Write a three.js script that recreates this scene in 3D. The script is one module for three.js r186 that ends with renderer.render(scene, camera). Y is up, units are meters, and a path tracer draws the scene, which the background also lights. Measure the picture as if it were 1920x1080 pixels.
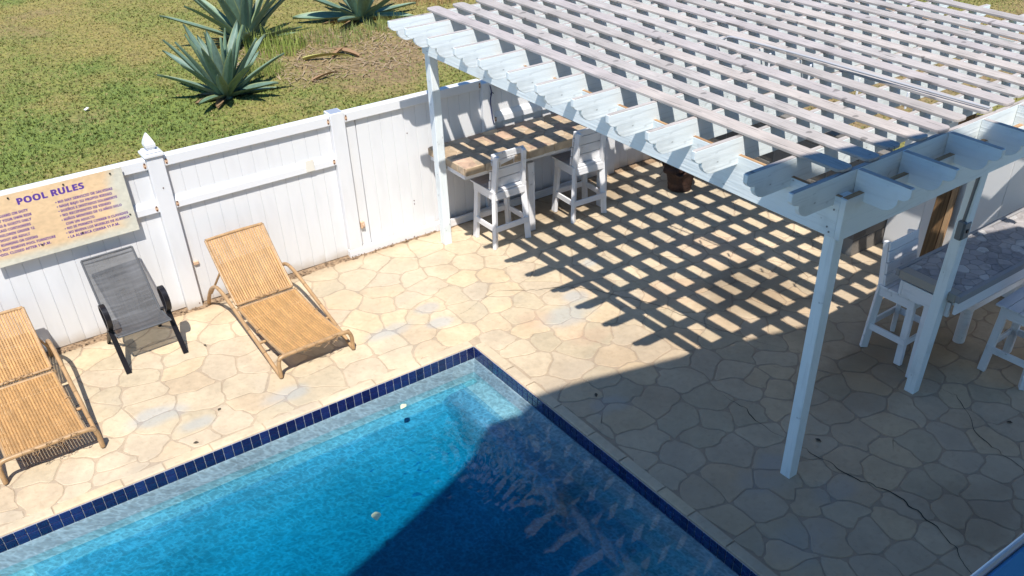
import * as THREE from 'three';
import { mergeGeometries } from 'three/addons/utils/BufferGeometryUtils.js';
import { Sky } from 'three/addons/objects/Sky.js';

// ------------------------------------------------------------------ camera, sky, sun, exposure
const scene = new THREE.Scene();
const camera = new THREE.PerspectiveCamera(2 * Math.atan(540 / 1731.23) * 180 / Math.PI, 16 / 9, 0.05, 400);
camera.position.set(-3.761, 4.877, 6.3);
camera.up.set(0, 1, 0);
camera.lookAt(-3.761 + 0.489, 4.877 - 0.597, 6.3 - 0.636);
camera.setViewOffset(1920, 1080, -98, -195.6, 1920, 1080);      // the photograph is an off-centre crop
const SUN = new THREE.Vector3(-0.305, 1, 0.522).normalize();
const sky = new Sky();
sky.name = 'sky'; sky.scale.setScalar(300); sky.userData.kind = 'structure';
sky.material.uniforms.sunPosition.value.copy(SUN);
sky.material.uniforms.turbidity.value = 3;
sky.material.uniforms.rayleigh.value = 1.5;
sky.material.uniforms.mieCoefficient.value = 0.004;
sky.material.uniforms.mieDirectionalG.value = 0.8;
sky.material.uniforms.cloudCoverage.value = 0;
scene.add(sky);
scene.environmentIntensity = 0.1;
const sun = new THREE.DirectionalLight(new THREE.Color(1, 0.95, 0.87), 5);
sun.name = 'sun'; sun.position.copy(SUN).multiplyScalar(40); sun.target.position.set(0, 0, 0);
sun.castShadow = true; sun.shadow.radius = 1; sun.shadow.mapSize.set(4096, 4096);
Object.assign(sun.shadow.camera, { left: -18, right: 18, top: 18, bottom: -18, near: 1, far: 90 });
scene.add(sun, sun.target);
const renderer = new THREE.WebGLRenderer({ antialias: true });
renderer.toneMapping = THREE.LinearToneMapping;
renderer.toneMappingExposure = 1.33;
renderer.shadowMap.enabled = true;

// ------------------------------------------------------------------ helpers
let seed = 7;
const rnd = () => { seed = (seed + 0x6d2b79f5) | 0; let t = Math.imul(seed ^ (seed >>> 15), 1 | seed); t = (t + Math.imul(t ^ (t >>> 7), 61 | t)) ^ t; return ((t ^ (t >>> 14)) >>> 0) / 4294967296; };
const rr = (a, b) => a + (b - a) * rnd();
const V = (x, y, z) => new THREE.Vector3(x, y, z);
const clamp = (x, a = 0, b = 1) => Math.min(b, Math.max(a, x));
const sm = (a, b, x) => { const t = clamp((x - a) / (b - a)); return t * t * (3 - 2 * t); };
const lerp = (a, b, t) => a + (b - a) * t;
const hash = (x, y, s = 0) => { let h = Math.imul(x | 0, 374761393) ^ Math.imul(y | 0, 668265263) ^ Math.imul(s | 0, 2147483647 ^ 0x5bd1e995); h = Math.imul(h ^ (h >>> 13), 1274126177); return ((h ^ (h >>> 16)) >>> 0) / 4294967296; };
function noise(x, y, s = 0, px = 0, py = 0) {
  const ix = Math.floor(x), iy = Math.floor(y), fx = x - ix, fy = y - iy, u = fx * fx * (3 - 2 * fx), v = fy * fy * (3 - 2 * fy);
  const w = (i, p) => p ? ((i % p) + p) % p : i;
  const a = hash(w(ix, px), w(iy, py), s), b = hash(w(ix + 1, px), w(iy, py), s), c = hash(w(ix, px), w(iy + 1, py), s), d = hash(w(ix + 1, px), w(iy + 1, py), s);
  return lerp(lerp(a, b, u), lerp(c, d, u), v);
}
function fbm(x, y, oct = 4, s = 0, px = 0, py = 0) { let a = 0.5, t = 0, n = 0; for (let i = 0; i < oct; i++) { t += a * noise(x, y, s + i * 17, px, py); n += a; x *= 2; y *= 2; px *= 2; py *= 2; a *= 0.5; } return t / n; }
function tex(w, h, fn, srgb = true) {       // fn(u, v, px, py) -> [r, g, b] in 0..1 (sRGB values when srgb)
  const d = new Uint8Array(w * h * 4);
  for (let y = 0; y < h; y++) for (let x = 0; x < w; x++) {
    const c = fn((x + 0.5) / w, (y + 0.5) / h), o = (y * w + x) * 4;
    d[o] = clamp(c[0]) * 255; d[o + 1] = clamp(c[1]) * 255; d[o + 2] = clamp(c[2]) * 255; d[o + 3] = 255;
  }
  const t = new THREE.DataTexture(d, w, h); t.magFilter = THREE.LinearFilter; t.minFilter = THREE.LinearMipmapLinearFilter; t.generateMipmaps = true;
  t.wrapS = t.wrapT = THREE.RepeatWrapping; if (srgb) t.colorSpace = THREE.SRGBColorSpace; t.needsUpdate = true; return t;
}
const std = (o) => new THREE.MeshStandardMaterial(o);
const lin = (r, g, b) => new THREE.Color().setRGB(r, g, b);
const used = new Map();
function numbered(n) { const k = used.get(n) ?? 0; used.set(n, k + 1); return k ? n + '_' + String(k).padStart(3, '0') : n; }
function mesh(name, geo, mat, parent = scene) {
  if (Array.isArray(geo)) geo = merge(geo);
  const m = new THREE.Mesh(geo, mat); m.castShadow = m.receiveShadow = true;
  m.name = parent === scene ? numbered(name) : partName(parent, name); parent.add(m); return m;
}
function partName(parent, n) { const c = (parent.userData.__n ??= 0, parent.children.filter((k) => k.name.replace(/_\d{3}$/, '') === n).length); delete parent.userData.__n; return c ? n + '_' + String(c).padStart(3, '0') : n; }
function merge(list) { list = list.map((g) => g.index ? g.toNonIndexed() : g); for (const g of list) { for (const k of Object.keys(g.attributes)) if (!['position', 'normal', 'uv'].includes(k)) g.deleteAttribute(k); } return list.length === 1 ? list[0] : mergeGeometries(list); }
function thing(name, label, category, p = [0, 0, 0], turn = 0, group) { const g = new THREE.Group(); g.name = numbered(name); g.position.set(...p); g.rotation.y = turn; scene.add(g); return tag(g, label, category, group); }
function tag(o, label, category, group) { Object.assign(o.userData, { label, category }); if (group) o.userData.group = group; return o; }
function struct(o) { o.userData.kind = 'structure'; return o; }
function stuff(o) { o.userData.kind = 'stuff'; return o; }
// box with chamfered edges, centre at the origin; u runs along its longest side, in metres
function chBox(sx, sy, sz, c = 0.003) {
  c = Math.min(c, sx * 0.45, sy * 0.45, sz * 0.45);
  const h = [sx / 2, sy / 2, sz / 2], L = sx >= sy && sx >= sz ? 0 : sy >= sz ? 1 : 2, pos = [], nor = [], uv = [], o = [rnd() * 7, rnd() * 7];
  const pt = (s, ax) => [0, 1, 2].map((k) => s[k] * (k === ax ? h[k] : h[k] - c));
  const face = (pts) => {
    const a = V(...pts[0]), b = V(...pts[1]), d = V(...pts[2]), n = b.clone().sub(a).cross(d.clone().sub(a)).normalize(), ctr = pts.reduce((q, p) => q.add(V(...p)), V(0, 0, 0));
    if (n.dot(ctr) < 0) { pts.reverse(); n.negate(); }
    const an = [Math.abs(n.x), Math.abs(n.y), Math.abs(n.z)], w = an.indexOf(Math.max(...an)), rest = [0, 1, 2].filter((k) => k !== w);
    const U = w === L ? rest[0] : L, Wv = rest.find((k) => k !== U);
    for (let i = 1; i + 1 < pts.length; i++) for (const p of [pts[0], pts[i], pts[i + 1]]) { pos.push(...p); nor.push(n.x, n.y, n.z); uv.push(p[U] + o[0], p[Wv] + o[1] + w * 0.37); }
  };
  for (let ax = 0; ax < 3; ax++) { const [b, d] = [0, 1, 2].filter((k) => k !== ax); for (const s of [-1, 1]) face([[-1, -1], [1, -1], [1, 1], [-1, 1]].map(([i, j]) => { const q = []; q[ax] = s; q[b] = i; q[d] = j; return pt(q, ax); })); }
  for (let ax = 0; ax < 3; ax++) { const [b, d] = [0, 1, 2].filter((k) => k !== ax); for (const i of [-1, 1]) for (const j of [-1, 1]) { const q = (s) => { const r = []; r[ax] = s; r[b] = i; r[d] = j; return r; }; face([pt(q(-1), b), pt(q(1), b), pt(q(1), d), pt(q(-1), d)]); } }
  for (const i of [-1, 1]) for (const j of [-1, 1]) for (const k of [-1, 1]) face([pt([i, j, k], 0), pt([i, j, k], 1), pt([i, j, k], 2)]);
  const g = new THREE.BufferGeometry(); g.setAttribute('position', new THREE.Float32BufferAttribute(pos, 3)); g.setAttribute('normal', new THREE.Float32BufferAttribute(nor, 3)); g.setAttribute('uv', new THREE.Float32BufferAttribute(uv, 2)); return g;
}
const bx = (x0, x1, y0, y1, z0, z1, c) => chBox(x1 - x0, y1 - y0, z1 - z0, c).translate((x0 + x1) / 2, (y0 + y1) / 2, (z0 + z1) / 2);
function bar(p0, p1, w, t, c = 0.003, upHint = V(0, 1, 0)) {        // a board from p0 to p1; w across (along side), t along the up hint
  const d = p1.clone().sub(p0), L = d.length(); d.normalize();
  let s = d.clone().cross(upHint); if (s.length() < 1e-4) s = V(1, 0, 0); s.normalize(); const u = s.clone().cross(d).normalize();
  return chBox(L, t, w, c).applyMatrix4(new THREE.Matrix4().makeBasis(d, u, s)).translate((p0.x + p1.x) / 2, (p0.y + p1.y) / 2, (p0.z + p1.z) / 2);
}
const nonIdx = (g) => g.index ? g.toNonIndexed() : g;
const tube = (pts, r, seg = 24, rad = 7, tension = 0.5) => new THREE.TubeGeometry(new THREE.CatmullRomCurve3(pts, false, 'catmullrom', tension), seg, r, rad, false);
function poly(pts, y0, y1, ins = 0.004) {     // a flat slab from an (x, z) outline: top at y1, side down to y0, worn edge; uv = world x, z in metres
  const pos = [], nor = [], uv = [], n = pts.length, cx = pts.reduce((a, p) => a + p[0], 0) / n, cz = pts.reduce((a, p) => a + p[1], 0) / n;
  let area = 0; for (let i = 0; i < n; i++) { const a = pts[i], b = pts[(i + 1) % n]; area += a[0] * b[1] - b[0] * a[1]; }
  if (area > 0) pts = pts.slice().reverse();
  const inn = pts.map(([x, z]) => { const dx = cx - x, dz = cz - z, l = Math.hypot(dx, dz) || 1; return [x + dx / l * ins, z + dz / l * ins]; });
  const push = (x, y, z, N) => { pos.push(x, y, z); nor.push(...N); uv.push(x, z); };
  for (let i = 0; i < n; i++) {
    const j = (i + 1) % n, a = inn[i], b = inn[j], A = pts[i], B = pts[j];
    push(cx, y1, cz, [0, 1, 0]); push(a[0], y1, a[1], [0, 1, 0]); push(b[0], y1, b[1], [0, 1, 0]);
    const ex = B[0] - A[0], ez = B[1] - A[1], l = Math.hypot(ex, ez) || 1, N = [-ez / l * 0.6, 0.8, ex / l * 0.6];
    if (N[0] * (A[0] - cx) + N[2] * (A[1] - cz) < 0) { N[0] *= -1; N[2] *= -1; }
    push(a[0], y1, a[1], N); push(A[0], y0, A[1], N); push(B[0], y0, B[1], N); push(a[0], y1, a[1], N); push(B[0], y0, B[1], N); push(b[0], y1, b[1], N);
  }
  const g = new THREE.BufferGeometry(); g.setAttribute('position', new THREE.Float32BufferAttribute(pos, 3)); g.setAttribute('normal', new THREE.Float32BufferAttribute(nor, 3)); g.setAttribute('uv', new THREE.Float32BufferAttribute(uv, 2)); return g;
}
function clip(p, nx, nz, d) {      // keep nx*x + nz*z <= d
  const out = []; for (let i = 0; i < p.length; i++) { const a = p[i], b = p[(i + 1) % p.length], fa = nx * a[0] + nz * a[1] - d, fb = nx * b[0] + nz * b[1] - d; if (fa <= 0) out.push(a); if (fa * fb < 0) { const t = fa / (fa - fb); out.push([lerp(a[0], b[0], t), lerp(a[1], b[1], t)]); } } return out;
}
function voronoi(sites, bound, relax = 2) {
  let cells; for (let it = 0; it <= relax; it++) {
    cells = sites.map((s, i) => { let p = bound(s); for (let j = 0; j < sites.length && p.length; j++) if (j !== i) { const q = sites[j], dx = q[0] - s[0], dz = q[1] - s[1]; if (dx * dx + dz * dz > 9) continue; p = clip(p, dx, dz, (q[0] ** 2 + q[1] ** 2 - s[0] ** 2 - s[1] ** 2) / 2); } return p; });
    if (it < relax) sites = sites.map((s, i) => { const p = cells[i]; if (p.length < 3) return s; const cx = p.reduce((a, q) => a + q[0], 0) / p.length, cz = p.reduce((a, q) => a + q[1], 0) / p.length; return [lerp(s[0], cx, 0.6), lerp(s[1], cz, 0.6)]; });
  } return cells;
}
function roundStone(p, gap, wob, s, rad = 0.04) {      // inset by half the joint, corners knocked off, edges a little uneven
  const n = p.length; if (n < 3) return null;
  let area = 0; for (let i = 0; i < n; i++) { const a = p[i], b = p[(i + 1) % n]; area += a[0] * b[1] - b[0] * a[1]; }
  let q = p; const sg = area > 0 ? 1 : -1;
  for (let i = 0; i < n; i++) { const a = p[i], b = p[(i + 1) % n], ex = b[0] - a[0], ez = b[1] - a[1], l = Math.hypot(ex, ez); if (l < 1e-6) continue; const nx = sg * ez / l, nz = -sg * ex / l; q = clip(q, nx, nz, nx * a[0] + nz * a[1] - gap); if (q.length < 3) return null; }
  const m = []; for (let i = 0; i < q.length; i++) {
    const a = q[i], b = q[(i + 1) % q.length], l = Math.hypot(b[0] - a[0], b[1] - a[1]), c = Math.min(rad, l * 0.28) / (l || 1);
    if (l < 0.004) continue;
    const k = Math.max(1, Math.round(l / 0.09)); for (let j = 0; j <= k; j++) { const t = lerp(c, 1 - c, j / k); m.push([lerp(a[0], b[0], t), lerp(a[1], b[1], t)]); }
  }
  return m.map(([x, z]) => [x + (noise(x * 9, z * 9, s) - 0.5) * wob, z + (noise(x * 9, z * 9, s + 5) - 0.5) * wob]);
}

// ------------------------------------------------------------------ materials
const grain = (u, v, k, s) => fbm(u * k, v * k * 22, 4, s, k, k * 22);
const woodBump = tex(512, 512, (u, v) => { const a = grain(u, v, 3, 3); return [a, a, a]; }, false);
const M = {};
M.paint = std({ color: 0xffffff, roughness: 0.62, bumpMap: woodBump, bumpScale: 0.0025, map: tex(1024, 512, (u, v) => {
  const g = grain(u, v, 4, 11), d = fbm(u * 5, v * 5, 4, 29, 5, 5), chip = sm(0.74, 0.82, fbm(u * 18, v * 30, 3, 41, 18, 30)) * sm(0.5, 0.7, d);
  const t = 0.90 - 0.05 * sm(0.55, 0.9, g) - 0.07 * sm(0.5, 0.85, d) - 0.2 * chip; return [t, t, t * 0.995]; }) });
M.pergola = M.paint.clone(); M.pergola.color = lin(0.90, 0.965, 0.99); M.paint.color = lin(0.92, 0.91, 0.93);
M.slat = std({ color: 0xffffff, roughness: 0.85, bumpMap: woodBump, bumpScale: 0.004, map: tex(1024, 512, (u, v) => {
  const g = grain(u, v, 4, 13), d = fbm(u * 3, v * 3, 4, 31, 3, 3), k = sm(0.9, 0.95, noise(u * 14, v * 9, 77, 14, 9));
  const t = 0.66 + 0.16 * (g - 0.5) + 0.12 * (d - 0.5) - 0.22 * sm(0.68, 0.8, g) - 0.16 * k; return [t * 1.03, t * 0.985, t * 0.955]; }) });
M.slats = [lin(1, 1, 1), lin(0.9, 0.89, 0.88), lin(1.05, 1.02, 0.99), lin(0.97, 0.95, 0.97)].map((c) => { const m = M.slat.clone(); m.color = c; return m; });
M.rawWood = std({ roughness: 0.8, map: tex(512, 256, (u, v) => { const g = grain(u, v, 3, 17); return [0.62 + 0.25 * (g - 0.5), 0.49 + 0.25 * (g - 0.5), 0.36 + 0.2 * (g - 0.5)]; }) });
M.oldWood = std({ roughness: 0.85, map: tex(512, 256, (u, v) => { const g = grain(u, v, 3, 19), d = fbm(u * 4, v * 4, 3, 7, 4, 4); const t = 0.8 + 0.6 * (g - 0.5) + 0.3 * (d - 0.5); return [0.54 * t, 0.41 * t, 0.27 * t]; }) });
M.vinyl = std({ roughness: 0.42, map: tex(256, 1024, (u, v) => {       // v: 0..2 m of height; grime at the foot of the boards
  const y = v * 2, d = fbm(u * 3, v * 14, 4, 5, 3, 14), f = sm(0.14 + 0.12 * (d - 0.5), 0.0, y) * 0.55 * (0.5 + d), s = 0.015 * sm(0.5, 0.8, fbm(u * 8, v * 6, 3, 8, 8, 6));
  return [0.855 - s - 0.20 * f, 0.855 - s - 0.28 * f, 0.86 - s - 0.38 * f]; }) });
M.vinylPlain = std({ color: lin(0.70, 0.70, 0.71), roughness: 0.4 });
M.hollowShade = std({ color: lin(0.28, 0.32, 0.4), roughness: 0.7 });
M.rust = std({ color: lin(0.10, 0.035, 0.018), roughness: 0.8 });
M.rustStain = std({ color: lin(0.62, 0.42, 0.28), roughness: 0.7 });
M.dark = std({ color: lin(0.012, 0.012, 0.014), roughness: 0.6 });
M.black = std({ color: lin(0.011, 0.010, 0.013), roughness: 0.32, metalness: 0.2 });
M.steel = std({ color: lin(0.16, 0.17, 0.18), roughness: 0.5, metalness: 0.4 });
M.pvc = std({ color: lin(0.74, 0.76, 0.8), roughness: 0.35 });
const CANE = (u, v) => { const a = fbm(u * 24, v * 10, 4, 3, 24, 10), b = fbm(u * 3, v * 3, 3, 9, 3, 3); const t = 1 + 0.2 * (a - 0.5) + 0.3 * (b - 0.5); return [0.70 * t, 0.54 * t, 0.345 * t]; };
M.weave = std({ roughness: 0.5, map: tex(512, 512, CANE) });
M.pole = std({ roughness: 0.42, map: tex(256, 256, (u, v) => { const a = fbm(u * 20, v * 4, 4, 5, 20, 4), r = sm(0.965, 0.985, Math.abs(((u * 6) % 1) * 2 - 1)); const t = 1 + 0.3 * (a - 0.5) - 0.3 * r; return [0.66 * t, 0.53 * t, 0.38 * t]; }) });
M.sling = std({ roughness: 0.75, transparent: true, opacity: 0.78, map: tex(512, 512, (u, v) => { const a = fbm(u * 120, v * 4, 3, 4, 120, 4), c = fbm(u * 6, v * 60, 3, 2, 6, 60), b = fbm(u * 3, v * 3, 3, 6, 3, 3); const t = 0.35 + 0.06 * (a - 0.5) + 0.15 * (c - 0.5) + 0.16 * (b - 0.5); return [t * 0.98, t * 0.99, t * 1.02]; }) });
M.slingHem = std({ color: lin(0.09, 0.093, 0.1), roughness: 0.8 });

// the deck's colour, laid out once over x -6..6, z -2.6..9.4
const blob = (x, z, cx, cz, rx, rz) => { const d = Math.hypot((x - cx) / rx, (z - cz) / rz); return sm(1.15, 0.45, d + 0.7 * (fbm(x * 5, z * 5, 3, 91) - 0.5)); };
const GREY = [[1.02, 0.12, 0.34, 0.2], [1.34, -0.12, 0.16, 0.13], [-0.52, -0.72, 0.3, 0.13], [0.0, -0.86, 0.16, 0.1], [-0.05, -0.55, 0.2, 0.1], [-1.75, -0.36, 0.26, 0.13], [-2.5, -0.42, 0.2, 0.1], [0.86, 2.95, 0.33, 0.2], [1.1, 3.4, 0.3, 0.14], [-2.75, -0.75, 0.3, 0.14], [0.45, 1.5, 0.2, 0.14], [0.5, 3.6, 0.35, 0.25], [1.9, -0.6, 0.12, 0.1]];
const PINK = [[0.75, -0.05, 0.2, 0.2], [2.2, 0.4, 0.4, 0.3], [-1.1, -1.4, 0.5, 0.4], [3.2, 0.0, 0.5, 0.5], [1.0, 0.55, 0.3, 0.15]];
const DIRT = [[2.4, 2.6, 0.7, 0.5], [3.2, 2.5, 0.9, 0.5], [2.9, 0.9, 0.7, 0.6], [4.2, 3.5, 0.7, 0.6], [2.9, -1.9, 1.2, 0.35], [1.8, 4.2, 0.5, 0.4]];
function deckColor(x, z, joint) {
  const a = fbm(x * 0.9 + 40, z * 0.9 + 40, 4, 21), b = fbm(x * 5 + 9, z * 5 + 9, 4, 33), c = fbm(x * 26, z * 26, 3, 57);
  let t = 1 + 0.16 * (a - 0.5) + 0.16 * (b - 0.5) + 0.10 * (c - 0.5), r = 0.752 * t, g = 0.682 * t, bl = 0.575 * t;
  const mix = (k, R, G, B) => { r = lerp(r, R, k); g = lerp(g, G, k); bl = lerp(bl, B, k); };
  mix(0.35 * sm(0.52, 0.72, fbm(x * 1.7 + 3, z * 1.7, 4, 71)), 0.70, 0.655, 0.58);
  for (const p of GREY) { const k = blob(x, z, ...p); if (k > 0) mix(k * 0.6, 0.66, 0.665, 0.66); }
  for (const p of PINK) { const k = blob(x, z, ...p); if (k > 0) mix(k * 0.35, 0.76, 0.63, 0.53); }
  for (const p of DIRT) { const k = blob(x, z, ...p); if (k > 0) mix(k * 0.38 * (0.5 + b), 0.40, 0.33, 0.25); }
  const edge = sm(0.0, 0.22, z + 2.3) ; mix((1 - edge) * 0.4 * (0.4 + b), 0.55, 0.43, 0.32);
  if (x > 0.1) mix(0.42 * sm(0.2, 1.8, z), 0.63, 0.545, 0.45);  // browner where the house shade lies: shade tone put into the colour
  const sp = sm(0.80, 0.86, noise(x * 38, z * 38, 123)); mix(sp * 0.1, 0.5, 0.42, 0.33);
  if (joint) { r *= 0.90; g *= 0.885; bl *= 0.89; }
  return [r, g, bl];
}
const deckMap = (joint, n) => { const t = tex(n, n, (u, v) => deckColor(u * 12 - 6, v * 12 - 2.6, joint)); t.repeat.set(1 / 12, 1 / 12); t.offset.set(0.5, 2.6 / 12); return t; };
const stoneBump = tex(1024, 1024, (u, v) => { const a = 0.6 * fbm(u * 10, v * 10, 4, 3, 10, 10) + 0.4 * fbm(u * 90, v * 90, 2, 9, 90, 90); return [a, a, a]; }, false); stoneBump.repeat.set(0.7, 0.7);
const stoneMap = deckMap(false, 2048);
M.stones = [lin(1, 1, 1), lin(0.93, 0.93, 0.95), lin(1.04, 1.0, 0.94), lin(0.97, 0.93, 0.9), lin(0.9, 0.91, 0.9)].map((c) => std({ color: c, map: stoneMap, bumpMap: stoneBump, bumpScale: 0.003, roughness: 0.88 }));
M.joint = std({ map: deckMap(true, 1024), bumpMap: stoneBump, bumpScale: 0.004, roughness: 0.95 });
M.crack = std({ color: lin(0.03, 0.026, 0.022), roughness: 1 });

// ------------------------------------------------------------------ lawn
const lawnG = (x, z) => { // 0 dry .. 1 green, bare 0..1
  const a = fbm(x * 0.35 + 7, z * 0.35 + 30, 4, 15), b = fbm(x * 1.4, z * 1.4, 3, 25);
  let g = sm(0.32, 0.68, a * 0.65 + b * 0.35) ; let bare = sm(0.66, 0.8, fbm(x * 0.8 + 50, z * 0.8, 4, 35)) * 0.5;
  const d1 = Math.hypot((x - 3.2) / 1.9, (z + 7.4) / 1.25); bare = Math.max(bare, sm(1.35, 0.4, d1 + 0.9 * (b - 0.5)) * 0.95);
  const d2 = Math.hypot((x - 2.6) / 1.6, (z + 8.9) / 0.9); bare = Math.max(bare, sm(1.3, 0.5, d2 + 0.6 * (b - 0.5)) * 0.7);
  const d3 = Math.hypot((x - 6.5) / 2.6, (z + 11.5) / 1.6); bare = Math.max(bare, sm(1.3, 0.5, d3 + 0.6 * (b - 0.5)) * 0.9);
  g = lerp(g, 0.25, sm(0.5, 3.2, x) * 0.7);
  const dr = sm(5.2, 6, x) * sm(-4.2, -2.8, z); bare = Math.max(bare, dr * (0.55 + 0.6 * b)); g = lerp(g, 0.3, dr);
  const l = Math.hypot((x + 0.6) / 1.3, (z + 7.0) / 1.6); g = Math.max(g, sm(1.2, 0.3, l) * 0.95);
  return [g, bare];
};
const LAWN_Y = 0.3;
{
  const t = tex(2048, 2048, (u, v) => {
    const x = u * 40 - 12, z = v * 40 - 42, [g, b] = lawnG(x, z), f = 0.6 * noise(x * 22, z * 22, 3) + 0.4 * noise(x * 45, z * 45, 8), k = 0.69 + 0.42 * f;
    let c = [lerp(0.60, 0.46, g) * k, lerp(0.54, 0.515, g) * k, lerp(0.30, 0.225, g) * k]; const br = [0.58 * k, 0.485 * k, 0.345 * k];
    return c.map((q, i) => lerp(q, br[i], b)); });
  t.repeat.set(1 / 40, 1 / 40); t.offset.set(12 / 40, 42 / 40); t.wrapS = t.wrapT = THREE.MirroredRepeatWrapping;
  const bump = tex(512, 512, (u, v) => { const a = fbm(u * 40, v * 40, 3, 3, 40, 40); return [a, a, a]; }, false);
  const pos = [], idx = [], uv = [], nx = 60, nz = 60;
  for (let j = 0; j <= nz; j++) for (let i = 0; i <= nx; i++) { const x = lerp(-150, 150, i / nx), z = lerp(-200, -2.5, 1 - Math.pow(1 - j / nz, 2)); pos.push(x, j === nz ? -0.05 : LAWN_Y * sm(-2.6, -3.6, z) - 0.0, z); uv.push(x, z); }
  for (let j = 0; j < nz; j++) for (let i = 0; i < nx; i++) { const a = j * (nx + 1) + i; idx.push(a, a + nx + 1, a + 1, a + 1, a + nx + 1, a + nx + 2); }
  const g = new THREE.BufferGeometry(); g.setAttribute('position', new THREE.Float32BufferAttribute(pos, 3)); g.setAttribute('uv', new THREE.Float32BufferAttribute(uv, 2)); g.setIndex(idx); g.computeVertexNormals();
  struct(mesh('lawn', g, std({ map: t, bumpMap: bump, bumpScale: 0.02, roughness: 1 })));
  const g3 = new THREE.PlaneGeometry(150, 60, 60, 4).rotateX(-Math.PI / 2).translate(79.95, 0, 27.5), p3 = g3.attributes.position; for (let i = 0; i < p3.count; i++) { const x = p3.getX(i); if (i % 61 === 1) p3.setX(i, 5.6); p3.setY(i, LAWN_Y * sm(4.95, 5.6, p3.getX(i)) - 0.002); g3.attributes.uv.setXY(i, p3.getX(i), p3.getZ(i)); } g3.computeVertexNormals();
  struct(mesh('lawn', g3, std({ map: t, bumpMap: bump, bumpScale: 0.02, roughness: 1 })));
  // grass blades
  const tuft = () => { const p = [], n = []; for (let k = 0; k < 6; k++) { const a = rnd() * 6.28, r = rnd() * 0.03, h = rr(0.012, 0.034), w = 0.005, x = Math.cos(a) * r, z = Math.sin(a) * r, b = rnd() * 6.28, bxx = Math.cos(b), bz = Math.sin(b), lx = rr(-0.03, 0.03), lz = rr(-0.03, 0.03); p.push(x - bxx * w, 0, z - bz * w, x + bxx * w, 0, z + bz * w, x + lx, h, z + lz); for (let q = 0; q < 3; q++) n.push(0, 1, 0); } const g2 = new THREE.BufferGeometry(); g2.setAttribute('position', new THREE.Float32BufferAttribute(p, 3)); g2.setAttribute('normal', new THREE.Float32BufferAttribute(n, 3)); return g2; };
  const N = 150000, im = new THREE.InstancedMesh(tuft(), std({ color: 0xffffff, roughness: 0.8, side: THREE.DoubleSide }), N), m4 = new THREE.Matrix4(), q = new THREE.Quaternion(), c = new THREE.Color();
  let n = 0; while (n < N) {
    const side = n > 130000, dz = rnd() * 16, z = side ? rr(-4.5, 1.2) : -4.4 - dz, x = side ? rr(5.7, 15) : lerp(-3.5 - dz * 0.05, 5 + dz * 1.3, rnd()), [g2, b] = lawnG(x, z); if (rnd() < b * 0.7) continue;
    const s = rr(0.5, 1.0) * (0.8 + 0.4 * g2); q.setFromAxisAngle(V(0, 1, 0), rnd() * 6.28); im.setMatrixAt(n, m4.compose(V(x, LAWN_Y, z), q, V(s, s * rr(0.6, 1.3), s)));
    const k = rr(0.88, 1.12), dry = rnd() > 0.45 + 0.5 * g2; im.setColorAt(n, dry ? c.setRGB(0.335 * k, 0.285 * k, 0.11 * k) : c.setRGB(lerp(0.235, 0.165, g2) * k, lerp(0.26, 0.235, g2) * k, 0.058 * k)); n++; }
  im.name = 'grass'; im.castShadow = im.receiveShadow = true; stuff(im); tag(im, 'patchy green and straw coloured grass of the lawn beyond the fence', 'grass'); scene.add(im);
}

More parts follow.
